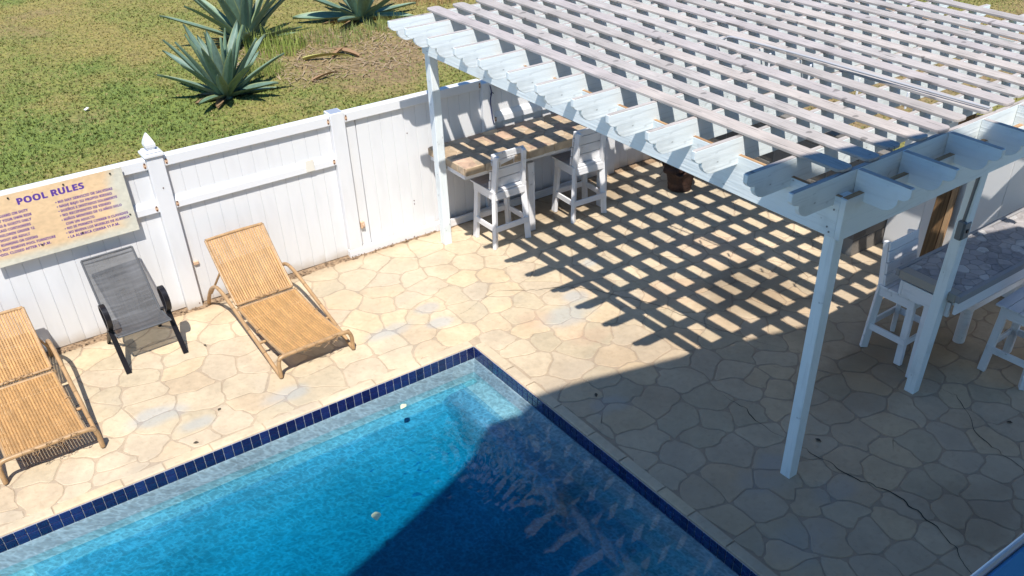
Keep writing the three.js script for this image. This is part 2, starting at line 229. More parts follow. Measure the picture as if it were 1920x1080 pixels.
// ------------------------------------------------------------------ deck
const deck = struct(thing('pool_deck', 'cream stamped concrete deck with flagstone joints around the pool', 'deck'));
{
  const g = [new THREE.PlaneGeometry(17, 2.37 - 0.0, 1, 1).rotateX(-Math.PI / 2).translate(-2.5, 0, -1.185), new THREE.PlaneGeometry(6, 9, 1, 1).rotateX(-Math.PI / 2).translate(3, 0, 4.5)];
  for (const q of g) { const p = q.attributes.position; for (let i = 0; i < p.count; i++) q.attributes.uv.setXY(i, p.getX(i), p.getZ(i)); }
  mesh('mortar_bed', g, M.joint, deck);
  const E0 = 0.11, sites = [];
  const inPool = (x, z) => x < E0 && z > -E0;
  camera.updateMatrixWorld(); camera.updateProjectionMatrix(); const seen = (x, z) => { const p = V(x, 0, z).project(camera); return Math.abs(p.x) < 1.12 && Math.abs(p.y) < 1.14; };
  let tries = 0; while (sites.length < 700 && tries++ < 90000) { const x = rr(-5.2, 5.1), z = rr(-2.24, 6.2); if (inPool(x, z) || !seen(x, z)) continue; if (sites.every((s) => Math.hypot((s[0] - x) / 1.15, s[1] - z) > 0.225 * (0.8 + 0.4 * hash(sites.length, 3)))) sites.push([x, z]); }
  const bound = (s) => { let p = [[-5.4, -2.25], [5.3, -2.25], [5.3, 6.5], [-5.4, 6.5]]; p = clip(p, 1, 0, s[0] + 0.45); p = clip(p, -1, 0, -s[0] + 0.45); p = clip(p, 0, 1, s[1] + 0.4); p = clip(p, 0, -1, -s[1] + 0.4); if (s[0] < E0) p = clip(p, 0, 1, -E0); else if (s[1] > -E0) p = clip(p, -1, 0, -E0); else p = clip(p, -1, 1, -2 * E0); return p; };
  const near = sites.map((q, i) => [Math.hypot(q[0] - camera.position.x, q[1] - camera.position.z), i]).sort((p, q) => p[0] - q[0]).slice(0, 300).map((q) => q[1]), single = new Set(near), rest = [];
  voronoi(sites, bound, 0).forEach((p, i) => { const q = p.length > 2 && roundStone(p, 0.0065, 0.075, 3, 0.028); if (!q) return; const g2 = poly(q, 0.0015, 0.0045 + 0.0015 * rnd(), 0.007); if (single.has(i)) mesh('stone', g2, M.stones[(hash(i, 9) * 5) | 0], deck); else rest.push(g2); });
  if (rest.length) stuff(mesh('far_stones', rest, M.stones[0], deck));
  // rounded coping along the pool, in lengths
  const prof = []; for (let k = 0; k <= 8; k++) { const a = k / 8 * Math.PI / 2; prof.push([0.0 + 0.03 * Math.sin(a) - 0.03, 0.007 - 0.045 * (1 - Math.cos(a))]); }
  const shape = [[-0.105, 0.0072], [-0.08, 0.0088], ...prof.map(([x, y]) => [x + 0.0, y]), [0.0, -0.05], [-0.02, -0.052]];
  const coping = (a, b, along) => { const pos = [], uv = [], idx = [], n = shape.length; for (const [t, e] of [[a + 0.006, 0], [b - 0.006, 1]]) for (const [o, y] of shape) { const w = 0.006 * Math.sin(t * 3.1); const x = along === 'x' ? t : -o - w * 0, z = along === 'x' ? o : t; pos.push(x, y, z); uv.push(x, z + y); }
    for (let i = 0; i + 1 < n; i++) idx.push(i, i + 1, n + i, i + 1, n + i + 1, n + i); const g2 = new THREE.BufferGeometry(); g2.setAttribute('position', new THREE.Float32BufferAttribute(pos, 3)); g2.setAttribute('uv', new THREE.Float32BufferAttribute(uv, 2)); g2.setIndex(idx); g2.computeVertexNormals(); return g2; };
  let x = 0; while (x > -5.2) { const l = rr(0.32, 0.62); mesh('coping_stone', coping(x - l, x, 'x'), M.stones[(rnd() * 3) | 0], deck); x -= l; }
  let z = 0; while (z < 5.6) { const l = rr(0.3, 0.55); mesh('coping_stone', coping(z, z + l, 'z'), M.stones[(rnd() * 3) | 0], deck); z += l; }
  // cracks
  const crack = (pts, w) => { const c = new THREE.CatmullRomCurve3(pts.map(([a, b]) => V(a, 0, b))), n = Math.round(c.getLength() / 0.03), pos = [], idx = []; for (let i = 0; i <= n; i++) { const p = c.getPoint(i / n), t = c.getTangent(i / n), jx = (noise(i * 0.45, 1, 5) - 0.5) * 0.035 + (hash(i, 4) - 0.5) * 0.008, ww = w * (0.4 + 0.9 * noise(i * 0.6, 2, 8)) * Math.sin(Math.PI * clamp(i / n, 0.06, 0.94)), nx = -t.z, nz = t.x; pos.push(p.x + nx * (jx - ww), 0.0092, p.z + nz * (jx - ww), p.x + nx * (jx + ww), 0.0092, p.z + nz * (jx + ww)); if (i) { const k = i * 2; idx.push(k - 2, k, k - 1, k - 1, k, k + 1); } } const g2 = new THREE.BufferGeometry(); g2.setAttribute('position', new THREE.Float32BufferAttribute(pos, 3)); g2.setIndex(idx); g2.computeVertexNormals(); return g2; };
  mesh('crack', crack([[1.304, 2.74], [1.315, 2.93], [1.335, 3.187], [1.351, 3.385], [1.423, 3.634], [1.418, 3.928], [1.342, 4.254], [1.227, 4.46], [1.1, 4.8]], 0.0055), M.crack, deck);
  mesh('crack', crack([[1.31, 2.0], [1.327, 2.237], [1.262, 2.512], [1.304, 2.74]], 0.0035), M.crack, deck);
  mesh('crack', crack([[2.92, 3.1], [2.92, 3.275], [2.619, 3.651], [2.542, 3.895], [2.472, 4.171], [2.3, 4.5]], 0.0035), M.crack, deck);
  mesh('crack', crack([[0.2, -0.55], [0.736, -0.701], [1.061, -0.49], [1.445, -0.262], [1.662, 0.084], [1.846, 0.453], [1.976, 0.938], [2.146, 1.494], [2.375, 1.958]], 0.0035), M.crack, deck);
}
struct(mesh('soil_strip', (() => { const g = new THREE.PlaneGeometry(17, 0.16, 200, 6).rotateX(-Math.PI / 2).translate(-2.5, 0, -2.31), p = g.attributes.position; for (let i = 0; i < p.count; i++) { const x = p.getX(i), z = p.getZ(i); p.setY(i, 0.004 + 0.02 * fbm(x * 9, z * 30, 3, 4) * sm(-2.235, -2.3, z)); g.attributes.uv.setXY(i, x, z); } g.computeVertexNormals(); return g; })(),
  std({ roughness: 1, map: tex(512, 512, (u, v) => { const a = fbm(u * 60, v * 60, 3, 4, 60, 60); return [0.42 + 0.25 * a, 0.34 + 0.23 * a, 0.26 + 0.2 * a]; }) })));

// ------------------------------------------------------------------ pool
const pool = struct(thing('swimming_pool', 'in ground pool with blue waterline tiles and pale plaster', 'pool'));
const WATER = -0.09;
{
  const plaster = std({ roughness: 0.85, map: tex(1024, 1024, (u, v) => { const a = fbm(u * 5, v * 5, 4, 5, 5, 5), b = fbm(u * 64, v * 64, 2, 9, 64, 64), r = 1 - Math.abs(b - 0.5) * 4, q = sm(0.25, 0.95, r), t = 0.92 + 0.26 * (a - 0.5) + 0.13 * (q - 0.35) + 0.2 * (fbm(u * 120, v * 120, 2, 12, 120, 120) - 0.5); return [0.54 * t, 0.625 * t, 0.665 * t]; }) });  // ridged mottling in the colour imitates rippled sunlight on the basin
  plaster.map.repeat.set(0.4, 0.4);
  const depth = (x, z) => { const d = -x < 0.02 || z < 0.02 ? 0 : Math.min(z - 0.015, -x - 0.015, x + 6.2, 5.7 - z);      // coved basin with a bench along the short side
    let y = -0.1315 - 0.17 * sm(0, 0.05, d) - 0.60 * Math.pow(sm(-0.25, 1.05, d) / 1.0, 1.0) + 0.60 * sm(-0.25, 1.05, 0);
    const bench = sm(-0.50, -0.40, x) * sm(0.10, 0.2, z) * sm(1.95, 1.8, z); if (d > 0.01) y = lerp(y, Math.max(y, -0.27), bench); return y; };
  const xs = [], zs = []; for (let i = 0; i <= 130; i++) xs.push(-6.2 + 5.2 * i / 130); for (let i = 1; i <= 80; i++) xs.push(-1 + 0.984 * i / 80); xs.push(-0.0135, 0); zs.push(0, 0.0135); for (let i = 0; i <= 80; i++) zs.push(0.016 + 0.984 * i / 80); for (let i = 1; i <= 118; i++) zs.push(1 + 4.7 * i / 118);
  const bp = [], bu = [], bi = []; zs.forEach((z) => xs.forEach((x) => { const y = depth(x, z); bp.push(x, y, z); bu.push(x + y * 0.9, z - y * 0.9); })); for (let j = 1; j < zs.length; j++) for (let i = 1; i < xs.length; i++) { const n = xs.length, a = j * n + i; bi.push(a - n - 1, a - 1, a - n, a - n, a - 1, a); }
  const bg = new THREE.BufferGeometry(); bg.setAttribute('position', new THREE.Float32BufferAttribute(bp, 3)); bg.setAttribute('uv', new THREE.Float32BufferAttribute(bu, 2)); bg.setIndex(bi); bg.computeVertexNormals();
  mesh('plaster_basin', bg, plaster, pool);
  const pw = std({ color: lin(0.3, 0.5, 0.56), roughness: 0.85 });
  mesh('pool_wall', bx(-6.26, -6.2, -0.9, -0.001, -0.06, 5.7, 0.004), pw, pool); mesh('pool_wall', bx(-6.2, 0.06, -0.9, -0.001, 5.7, 5.76, 0.004), pw, pool);
  mesh('grout', [bx(-6.2, 0.05, -0.132, -0.003, -0.05, 0.0, 0.001), bx(-0.0, 0.05, -0.132, -0.003, 0.001, 5.7, 0.001)], std({ color: lin(0.5, 0.52, 0.57), roughness: 0.8 }), pool);
  const tm = [lin(0.010, 0.016, 0.085), lin(0.013, 0.022, 0.105), lin(0.008, 0.012, 0.065)].map((c) => new THREE.MeshPhysicalMaterial({ color: c, roughness: 0.18, clearcoat: 0.6, clearcoatRoughness: 0.1 }));
  const big = [chBox(0.0745, 0.054, 0.008, 0.002).translate(0, -0.0315, 0), chBox(0.0745, 0.07, 0.008, 0.002).translate(0, -0.0965, 0)], tg = merge(big);
  for (let i = 0; i < 66; i++) { const m = mesh('tile', tg, tm[(hash(i, 1) * 3) | 0], pool); m.position.set(-0.042 - i * 0.079, 0, 0.003 + 0.001 * hash(i, 5)); }
  for (let i = 0; i < 60; i++) { const m = mesh('tile', tg, tm[(hash(i, 2) * 3) | 0], pool); m.rotation.y = -Math.PI / 2; m.position.set(-0.003 - 0.001 * hash(i, 6), 0, 0.048 + i * 0.079); }
  // water: a rippled sheet, and sheets below it that take red out of the light with depth
  const nx = 250, nz = 230, g = new THREE.PlaneGeometry(6.2, 5.7, nx, nz).rotateX(-Math.PI / 2).translate(-3.1, 0, 2.85), p = g.attributes.position;
  for (let i = 0; i < p.count; i++) { const x = p.getX(i), z = p.getZ(i), d = Math.hypot(x + 1.15, z - 1.05), e = Math.exp(-((d / 0.85) ** 2)), a = 0.00018 + 0.0045 * e + 0.0022 * Math.exp(-(((x + 2.6) / 1.0) ** 2 + ((z - 1.9) / 0.8) ** 2));
    p.setY(i, WATER + a * ((fbm(x * 11, z * 11, 3, 4) - 0.5) * 2.0 + 0.45 * e * Math.sin(d * 62)) + 0.0004 * Math.sin(x * 3 + z * 4)); }
  g.computeVertexNormals();
  const wm = new THREE.MeshPhysicalMaterial({ color: lin(0.97, 0.99, 1), roughness: 0.0, transmission: 1, thickness: 0, ior: 1.33 });
  const water = struct(mesh('water', g, wm));
  const tint = new THREE.MeshPhysicalMaterial({ color: lin(0.775, 0.96, 0.974), roughness: 0, transmission: 1, thickness: 0, specularIntensity: 0, ior: 1.33 });
  const tintR = tint.clone(); tintR.color = lin(0.58, 0.80, 0.92);
  const wavy = (w, d, nx2, nz2, cx, cz, f) => { const q = new THREE.PlaneGeometry(w, d, nx2, nz2).rotateX(-Math.PI / 2).translate(cx, 0, cz), pp = q.attributes.position; for (let i = 0; i < pp.count; i++) pp.setY(i, f(pp.getX(i), pp.getZ(i))); q.computeVertexNormals(); return q; };
  for (let k = 0, y = -0.25; k < 9; k++, y -= 0.062) mesh('water_depth', wavy(6.18, 5.68, 190, 175, -3.1, 2.85, (x, z) => y + 0.11 * (fbm(x * 2.2 + k * 5.3, z * 2.2 + k * 3.1, 4, 40 + k) - 0.5) * sm(0, 0.25, Math.min(-x, z))), tint, water);
  mesh('dapple_sheet', wavy(3.7, 2.6, 330, 240, -2.15, 1.55, (x, z) => { const d = Math.hypot(x + 1.25, z - 1.1), e = Math.exp(-((d / 0.72) ** 2)) + 0.55 * Math.exp(-(((x + 2.5) / 0.9) ** 2 + ((z - 1.7) / 0.7) ** 2)), w = sm(0, 0.3, Math.min(-0.35 - x, x + 3.95, z - 0.3, 2.8 - z)); return -0.155 + w * 0.075 * e * ((fbm(x * 15, z * 15, 2, 66) - 0.5) * 1.6 + 0.16 * Math.sin(d * 70)); }), tintR, water);  // added tinted folds under the surface imitate the dapple of ripples
}
const fl = thing('floating_leaf', 'pale green leaf floating on the rippled water nearest the pool corner', 'leaf', [-0.95, WATER + 0.006, 0.32], 0.4, 'leaves floating on the pool');
const leafG = (l, w) => { const pos = [], idx = []; for (let i = 0; i <= 6; i++) { const t = i / 6, k = Math.sin(Math.PI * clamp(t, 0.03, 0.97)) * w / 2, x = (t - 0.5) * l, y = 0.12 * l * Math.sin(t * 2.5); pos.push(x, y + 0.15 * k, -k, x, y, 0, x, y + 0.15 * k, k); if (i) { const b = i * 3; idx.push(b - 3, b - 2, b, b - 2, b + 1, b, b - 2, b - 1, b + 1, b - 1, b + 2, b + 1); } } const g = new THREE.BufferGeometry(); g.setAttribute('position', new THREE.Float32BufferAttribute(pos, 3)); g.setIndex(idx); g.computeVertexNormals(); return g; };
const paleLeaf = std({ color: lin(0.55, 0.62, 0.4), roughness: 0.6, side: THREE.DoubleSide });
mesh('blade', leafG(0.075, 0.055), paleLeaf, fl);
{ const f2 = thing('floating_leaf', 'pale round leaf floating beside the shadow edge in the middle of the pool', 'leaf', [-1.80, WATER + 0.008, 1.40], 1.2, 'leaves floating on the pool'); mesh('blade', leafG(0.09, 0.075), paleLeaf, f2); }
{ const brown = std({ color: lin(0.06, 0.045, 0.03), roughness: 0.9, side: THREE.DoubleSide });
  const spots = [['in the sun left of the rattan lounger by the fence', -2.02, -1.55], ['on the sunlit deck halfway between pool and grey chair', -2.6, -0.18], ['just above the pool edge, largest of the dry leaves', -2.28, -0.5], ['in the shade right of the front pergola post', 1.48, 2.92], ['far right in the shade of the house', 2.95, 3.75], ['inside the house shadow close to the pool corner', 0.42, 1.32]];
  for (const [t, x, z] of spots) { const o = thing('dry_leaf', 'small dark dry leaf ' + t, 'leaf', [x, 0.011, z], rnd() * 6, 'dry leaves on the deck'); mesh('blade', leafG(rr(0.035, 0.06), rr(0.02, 0.035)), brown, o); } }

// ------------------------------------------------------------------ fence
const FZ = -2.331;
const fence = thing('vinyl_fence', 'long white vinyl privacy fence behind the loungers with posts and rails', 'fence', [0, 0, FZ]);
{
  const P = [-5.45, -3.645, -1.845, -0.037, 1.77, 3.575, 5.35], pw = 0.15;
  const vUV = (g, off) => { const p = g.attributes.position, n = g.attributes.normal; for (let i = 0; i < p.count; i++) g.attributes.uv.setXY(i, (p.getX(i) + p.getZ(i)) * 1.5 + off, p.getY(i) / 2); return g; };
  P.forEach((x, i) => {
    const h = [1.6, 1.6, 1.6, 1.605, 1.55, 1.6, 1.6][i], post = mesh('post', vUV(bx(x - pw / 2, x + pw / 2, -0.02, h, -0.09, 0.055, 0.004), i * 0.3), M.vinyl, fence);
    if (i === 3) mesh('opening_shade_plate', bx(x - pw / 2 + 0.012, x + pw / 2 - 0.012, h - 0.001, h + 0.0025, -0.078, 0.043, 0.001), M.hollowShade, post);  // blue-grey plate on the solid post paints the shade of a hollow top
    if (i < 3) { mesh('cap', [chBox(pw + 0.03, 0.03, pw + 0.03, 0.006).translate(x, h + 0.015, -0.0175), chBox(pw - 0.01, 0.022, pw - 0.01, 0.008).translate(x, h + 0.041, -0.0175)], M.vinylPlain, post);
      const f = new THREE.LatheGeometry([[0.042, 0], [0.046, 0.012], [0.064, 0.03], [0.066, 0.055], [0.05, 0.09], [0.028, 0.125], [0.008, 0.152], [0, 0.156]].map(([a, b]) => new THREE.Vector2(a, b)), 4).rotateY(Math.PI / 4); const f2 = f.toNonIndexed(); f2.computeVertexNormals(); f2.translate(x, h + 0.05, -0.0175); mesh('finial', f2, M.vinylPlain, post); }
  });
  for (let k = 0; k + 1 < P.length; k++) {
    const a = P[k] + pw / 2, b = P[k + 1] - pw / 2, n = 12, w = (b - a) / n;
    for (let i = 0; i < n; i++) { const g0 = k === 3 && i === 0 ? 0.008 : 0.0006; mesh('board', vUV(bx(a + i * w + 0.0006, a + (i + 1) * w - g0, 0.02, 1.5, -0.022, 0.0005 * hash(i, k), 0.003), hash(i, k) * 3), M.vinyl, fence); }
    mesh('backing', bx(a, b, 0.03, 1.49, -0.03, -0.0235, 0.001), std({ color: lin(0.5, 0.5, 0.51), roughness: 0.9 }), fence);
    mesh('top_rail', vUV(bx(a, b, 1.488, 1.585, -0.05, 0.04, 0.006), 0.2), M.vinylPlain, fence);
    const mid = k !== 3; if (mid) { const s = new THREE.Shape(); s.moveTo(0, 1.185); s.lineTo(0.012, 1.18); s.lineTo(0.034, 1.135); s.lineTo(0.036, 1.075); s.lineTo(0, 1.07); s.closePath(); const g = new THREE.ExtrudeGeometry(s, { depth: b - a, bevelEnabled: false }).rotateY(Math.PI / 2); g.scale(1, 1, -1); const ge = nonIdx(g); ge.translate(a, 0, 0); const p = ge.attributes.position; for (let i = 0; i < p.count; i += 3) { for (const at of [p, ge.attributes.uv]) for (let c = 0; c < at.itemSize; c++) { const t = at.array[(i + 1) * at.itemSize + c]; at.array[(i + 1) * at.itemSize + c] = at.array[(i + 2) * at.itemSize + c]; at.array[(i + 2) * at.itemSize + c] = t; } } ge.computeVertexNormals(); mesh('middle_rail', ge, M.vinylPlain, fence); }
    for (const [x, s] of [[a + 0.022, 1], [b - 0.022, -1]]) for (const y of mid ? [1.115, 1.535] : [1.535]) {
      const z = y > 1.3 ? 0.0405 : 0.0368; mesh('rust_stain', new THREE.CircleGeometry(0.016, 10).scale(0.9, 1.7, 1).translate(x, y - 0.004, z + 0.0004), M.rustStain, fence);
      for (const dy of [-0.018, 0.018]) mesh('screw', new THREE.CylinderGeometry(0.007, 0.0075, 0.006, 8).rotateX(Math.PI / 2).translate(x, y + dy, z + 0.002), M.rust, fence); }
  }
  mesh('kick_board', vUV(bx(-0.125, 1.15, 0.005, 0.088, 0.002, 0.062, 0.004), 1), M.vinylPlain, fence);
  mesh('hinge', [chBox(0.05, 0.035, 0.02, 0.004).translate(-1.72, 0.46, 0.012)], M.rustStain, fence);
  mesh('hinge', [chBox(0.045, 0.075, 0.03, 0.004).translate(0.085, 0.33, 0.016), chBox(0.02, 0.03, 0.02, 0.003).translate(0.09, 0.33, 0.035)], M.rustStain, fence);
  mesh('patch', [chBox(0.09, 0.12, 0.006, 0.002).translate(-0.4, 1.14, 0.04)], std({ color: lin(0.72, 0.68, 0.6), roughness: 0.6 }), fence);
  for (const [x, y] of [[0.75, 1.2], [0.75, 0.42], [0.75, 0.38], [-1.84, 1.3], [-1.8, 0.05]]) mesh('screw', new THREE.CylinderGeometry(0.006, 0.006, 0.005, 7).rotateX(Math.PI / 2).translate(x, y, x < -1 ? 0.057 : 0.002), M.rust, fence);
}
{ // dead leaves and twigs along the foot of the fence
  const g = []; for (let i = 0; i < 420; i++) { const x = rr(-4.6, 1.1), z = -2.315 + rr(0, 0.09); const q = leafG(rr(0.015, 0.045), rr(0.006, 0.018)); q.rotateY(rnd() * 6.28); q.rotateX(rr(-0.4, 0.4)); q.translate(x, rr(0.014, 0.024), z); q.setAttribute('uv', new THREE.Float32BufferAttribute(new Float32Array(q.attributes.position.count * 2), 2)); g.push(q); }
  const m = mesh('leaf_litter', g, std({ color: lin(0.2, 0.135, 0.085), roughness: 1, side: THREE.DoubleSide })); stuff(m); tag(m, 'brown leaf litter in the gap along the foot of the fence', 'litter');
}

// ------------------------------------------------------------------ pool rules sign
{
  const cv = document.createElement('canvas'); cv.width = 1960; cv.height = 980; const c = cv.getContext('2d'), id = c.createImageData(1960, 980);
  for (let y = 0; y < 980; y++) for (let x = 0; x < 1960; x++) { const u = x / 1960, v = y / 980, a = fbm(u * 5, v * 4, 4, 3), b = fbm(u * 40, v * 30, 3, 8), e = Math.max(sm(0.84, 0.97, u + 0.12 * (a - 0.5)), sm(0.8, 0.98, v + 0.12 * (a - 0.5))), k = 1 + 0.1 * (b - 0.5) + 0.1 * (a - 0.5), sp = sm(0.74, 0.8, fbm(u * 60, v * 36, 3, 5)) * sm(0.5, 0.7, a) * (1 - e);
    const o = (y * 1960 + x) * 4; id.data[o] = 255 * clamp(lerp(0.885, 0.80, e) * k - sp * 0.1); id.data[o + 1] = 255 * clamp(lerp(0.76, 0.785, e) * k - sp * 0.12); id.data[o + 2] = 255 * clamp(lerp(0.60, 0.72, e) * k - sp * 0.14); id.data[o + 3] = 255; }
  c.putImageData(id, 0, 0);
  const put = (t, x, y, size, w, weight = 'bold') => { c.font = `${weight} ${size}px sans-serif`; const m = c.measureText(t).width; c.save(); c.translate(x, y); c.scale(w ? w / m : 1, 1); c.fillText(t, 0, 0); c.strokeText(t, 0, 0); c.restore(); };
  c.fillStyle = c.strokeStyle = '#5b3a94'; c.lineJoin = 'round'; c.lineWidth = 6; put('POOL RULES', 545, 172, 122, 880);
  c.fillStyle = c.strokeStyle = '#5d3788'; c.lineWidth = 3;
  const R = ['• NO HAY SERVICIO DE SALVIDAS', '• NADE BAJO SU PROPIO RIESGO', '• DUEÑOS E INVITADOS SOLAMENTE', '• NO RECIPIENTES DE VIDRIO', '• NIÑOS MENORES DE 12 AÑOS SOLO', '   CON UN ADULTO', '• NO SE PERMITE CORRER O CLAVADOS', '• NO MUEVA LOS MUEBLES DE ALBERCA', '• LA ALBERCA CIERRA 11 P.M.'];
  const L = ['• NO LIFEGUARD ON DUTY', '• SWIM AT YOUR OWN RISK', '• OWNERS & GUESTS ONLY', '• NO GLASS CONTAINERS', '• NO CHILDREN UNDER 12', '   WITHOUT AN ADULT', '• NO RUNNING OR DIVING', '• DO NOT REMOVE POOL FURNITURE', '• POOL CLOSED AFTER 11 P.M.'];
  R.forEach((t, i) => put(t, 1000, 290 + i * 67, 50, t.length * 26.6)); L.forEach((t, i) => put(t, 60, 290 + i * 67, 50, t.length * 26.6));
  const t = new THREE.CanvasTexture(cv); t.colorSpace = THREE.SRGBColorSpace;
  const s = thing('pool_rules_sign', 'faded tan pool rules sign with purple lettering fixed to the fence', 'sign', [-2.76, 1.283, FZ + 0.078], 0);
  mesh('board', bx(-0.613, 0.613, -0.306, 0.306, -0.006, 0.0, 0.001), std({ color: lin(0.6, 0.56, 0.48), roughness: 0.7 }), s);
  mesh('printed_face', new THREE.PlaneGeometry(1.222, 0.61).translate(0, 0, 0.0006), std({ map: t, roughness: 0.5 }), s);
  for (const [x, y] of [[-0.57, 0.27], [-0.32, 0.275], [0.12, 0.275], [0.51, 0.27], [0.57, -0.14], [-0.2, -0.2], [-0.57, -0.2], [0.14, -0.19]]) mesh('screw', new THREE.CylinderGeometry(0.008, 0.008, 0.008, 8).rotateX(Math.PI / 2).translate(x, y, 0.003), M.dark, s);
  s.rotation.z = 0.006;
}

// ------------------------------------------------------------------ pergola
const pergola = thing('pergola', 'large white painted wooden pergola with scalloped rafter tails and weathered slats', 'pergola', [0, 0, 0], 0.0145);
const RZ = [-1.77, -1.468, -1.081, -0.683, -0.288, 0.122, 0.51, 0.942, 1.353, 1.771, 2.212, 2.681, 3.042];
{
  const top = 2.52, bot = 2.332, t = 0.037;
  const tail = (s, x, d) => { // scalloped end at x, pointing in direction d (-1 left)
    const pts = [[0, 0], [0.0, -0.05], [0.012, -0.068], [0.035, -0.084], [0.062, -0.09], [0.075, -0.088], [0.079, -0.1], [0.082, -0.125], [0.1, -0.155], [0.13, -0.178], [0.165, -0.19]];
    return pts.map(([a, b]) => [x - d * a * -1 * -1, top + b]).map(([q, y], i) => [x + (d < 0 ? pts[i][0] : -pts[i][0]), y]); };
  const board = (x0, x1, both) => { const s = new THREE.Shape(), l = tail(null, x0, -1), r = both ? tail(null, x1, 1).reverse() : [[x1, bot], [x1, top]]; [...l, ...r].forEach(([x, y], i) => i ? s.lineTo(x, y) : s.moveTo(x, y)); s.closePath(); const g = new THREE.ExtrudeGeometry(s, { depth: t - 0.004, bevelEnabled: true, bevelSize: 0.002, bevelThickness: 0.002, bevelSegments: 1, curveSegments: 4 }).translate(0, 0, -(t - 0.004) / 2); return g; };
  RZ.forEach((z, i) => {
    const x0 = 0.42 - 0.0145 * 0 + rr(-0.012, 0.012), x1 = 5.33 + rr(-0.02, 0.02), r = mesh('rafter', board(x0, x1, true).translate(0, rr(-0.003, 0.003), z), M.pergola, pergola);
    mesh('worn_top_edge', bx(x0 + 0.01, x1 - 0.01, top + 0.0015, top + 0.005, z - t / 2 + 0.001, z + t / 2 - 0.001, 0.001), M.slat, r);
  });
  const beam = (x, name) => { const b = mesh(name, bx(x, x + 0.03, 2.107, 2.392, -1.97, 3.105, 0.003), M.pergola, pergola); mesh('raw_top_edge', bx(x + 0.001, x + 0.029, 2.3925, 2.395, -1.96, 3.1, 0.0008), M.rawWood, b); };
  beam(0.856, 'side_beam'); beam(4.86, 'side_beam');
  const h = mesh('front_beam', bx(0.856, 5.2, 2.105, 2.39, 3.1055, 3.147, 0.003), M.pergola, pergola); mesh('raw_top_edge', bx(0.87, 5.19, 2.3905, 2.393, 3.106, 3.146, 0.0008), M.rawWood, h);
  for (const [x, y] of [[0.8555, 2.33], [0.8555, 2.30], [0.8555, 2.17], [0.8555, 2.14]]) mesh('bolt', new THREE.CylinderGeometry(0.007, 0.007, 0.006, 7).rotateZ(Math.PI / 2).translate(x, y, 3.02 + (y % 0.05)), M.steel, pergola);
  // short scalloped tails on the front, square to the last rafter
  for (const x of [1.055, 1.53, 2.06, 2.47, 2.95, 3.4, 3.87, 4.33, 4.8]) { const g = board(0, 0.4, false).rotateY(-Math.PI / 2); g.scale(1, 1, -1); const gi = nonIdx(g); flip(gi); gi.computeVertexNormals(); gi.translate(x, 0, 3.065 + 0.4); const m = mesh('front_tail', gi, M.pergola, pergola); mesh('worn_top_edge', bx(x - 0.019, x + 0.019, top + 0.0015, top + 0.0045, 3.07, 3.455, 0.001), M.slat, m); }
  // posts
  const post = (x0, z0, lean = 0, h = 2.39) => { const g = chBox(0.092, h, 0.094, 0.004).translate(x0 + 0.046, h / 2, z0 + 0.047), p = g.attributes.position; for (let i = 0; i < p.count; i++) p.setX(i, p.getX(i) + lean * p.getY(i) * (1 - 0.12 * p.getY(i))); mesh('post', g, M.pergola, pergola); mesh('post_foot', bx(x0 + 0.004, x0 + 0.088, 0.0, 0.014, z0 + 0.004, z0 + 0.09, 0.002), M.dark, pergola); };
  post(0.888, -1.985); post(0.888, 3.008); post(2.6, 2.95, 0.085); post(4.91, -1.95); post(4.91, 3.0);
  // slats
  for (let i = 0; i < 16; i++) {
    const x = 0.8785 + 0.2715 * i + 0.067, w = 0.134, n0 = -1.86 + rr(-0.02, 0.02), n1 = 3.03 + rr(-0.03, 0.035), cut = i % 3 === 1 ? null : rr(-0.2, 1.6), dx = rr(-0.011, 0.011), dy = rr(-0.0015, 0.0015);
    const seg = (a, b, r0, r1, e) => { const s = new THREE.Shape(), c = 0.045; s.moveTo(-w / 2 + (r0 ? c : 0), a); s.lineTo(w / 2 - (r0 ? c : 0), a); if (r0) s.quadraticCurveTo(w / 2, a, w / 2, a + c); s.lineTo(w / 2, b - (r1 ? c : 0)); if (r1) s.quadraticCurveTo(w / 2, b, w / 2 - c, b); s.lineTo(-w / 2 + (r1 ? c : 0), b); if (r1) s.quadraticCurveTo(-w / 2, b, -w / 2, b - c); s.lineTo(-w / 2, a + (r0 ? c : 0)); if (r0) s.quadraticCurveTo(-w / 2, a, -w / 2 + c, a);
      const g = new THREE.ExtrudeGeometry(s, { depth: 0.016, bevelEnabled: true, bevelSize: 0.002, bevelThickness: 0.002, bevelSegments: 1, curveSegments: 4 }).rotateX(Math.PI / 2); const p = g.attributes.position, uo = rnd() * 5, vo = rnd() * 5; for (let k = 0; k < p.count; k++) g.attributes.uv.setXY(k, p.getZ(k) + uo, p.getX(k) + vo);
      g.rotateY(rr(-0.0034, 0.0034)); g.rotateZ(rr(-0.012, 0.012)); mesh('slat', g.translate(x + dx + e, 2.5465 + dy, 0), M.slats[(hash(i, a > 0 ? 2 : 1) * 4) | 0], pergola); };
    if (cut === null) seg(n0, n1, 1, 1, 0); else { seg(n0, cut - 0.002, 1, 0, 0); seg(cut + 0.002, n1, 0, 1, rr(-0.006, 0.006)); }
    for (const z of RZ) for (const d of [-0.03, 0.03]) if (hash(i, z * 100, d * 100) > 0.45) { /* nail heads too small to see are left out */ }
  }
}
function flip(g) { const n = g.attributes.position.count; for (const k of ['position', 'normal', 'uv']) { const a = g.attributes[k], s = a.itemSize; for (let i = 0; i < n; i += 3) for (let c = 0; c < s; c++) { const t = a.array[(i + 1) * s + c]; a.array[(i + 1) * s + c] = a.array[(i + 2) * s + c]; a.array[(i + 2) * s + c] = t; } } }
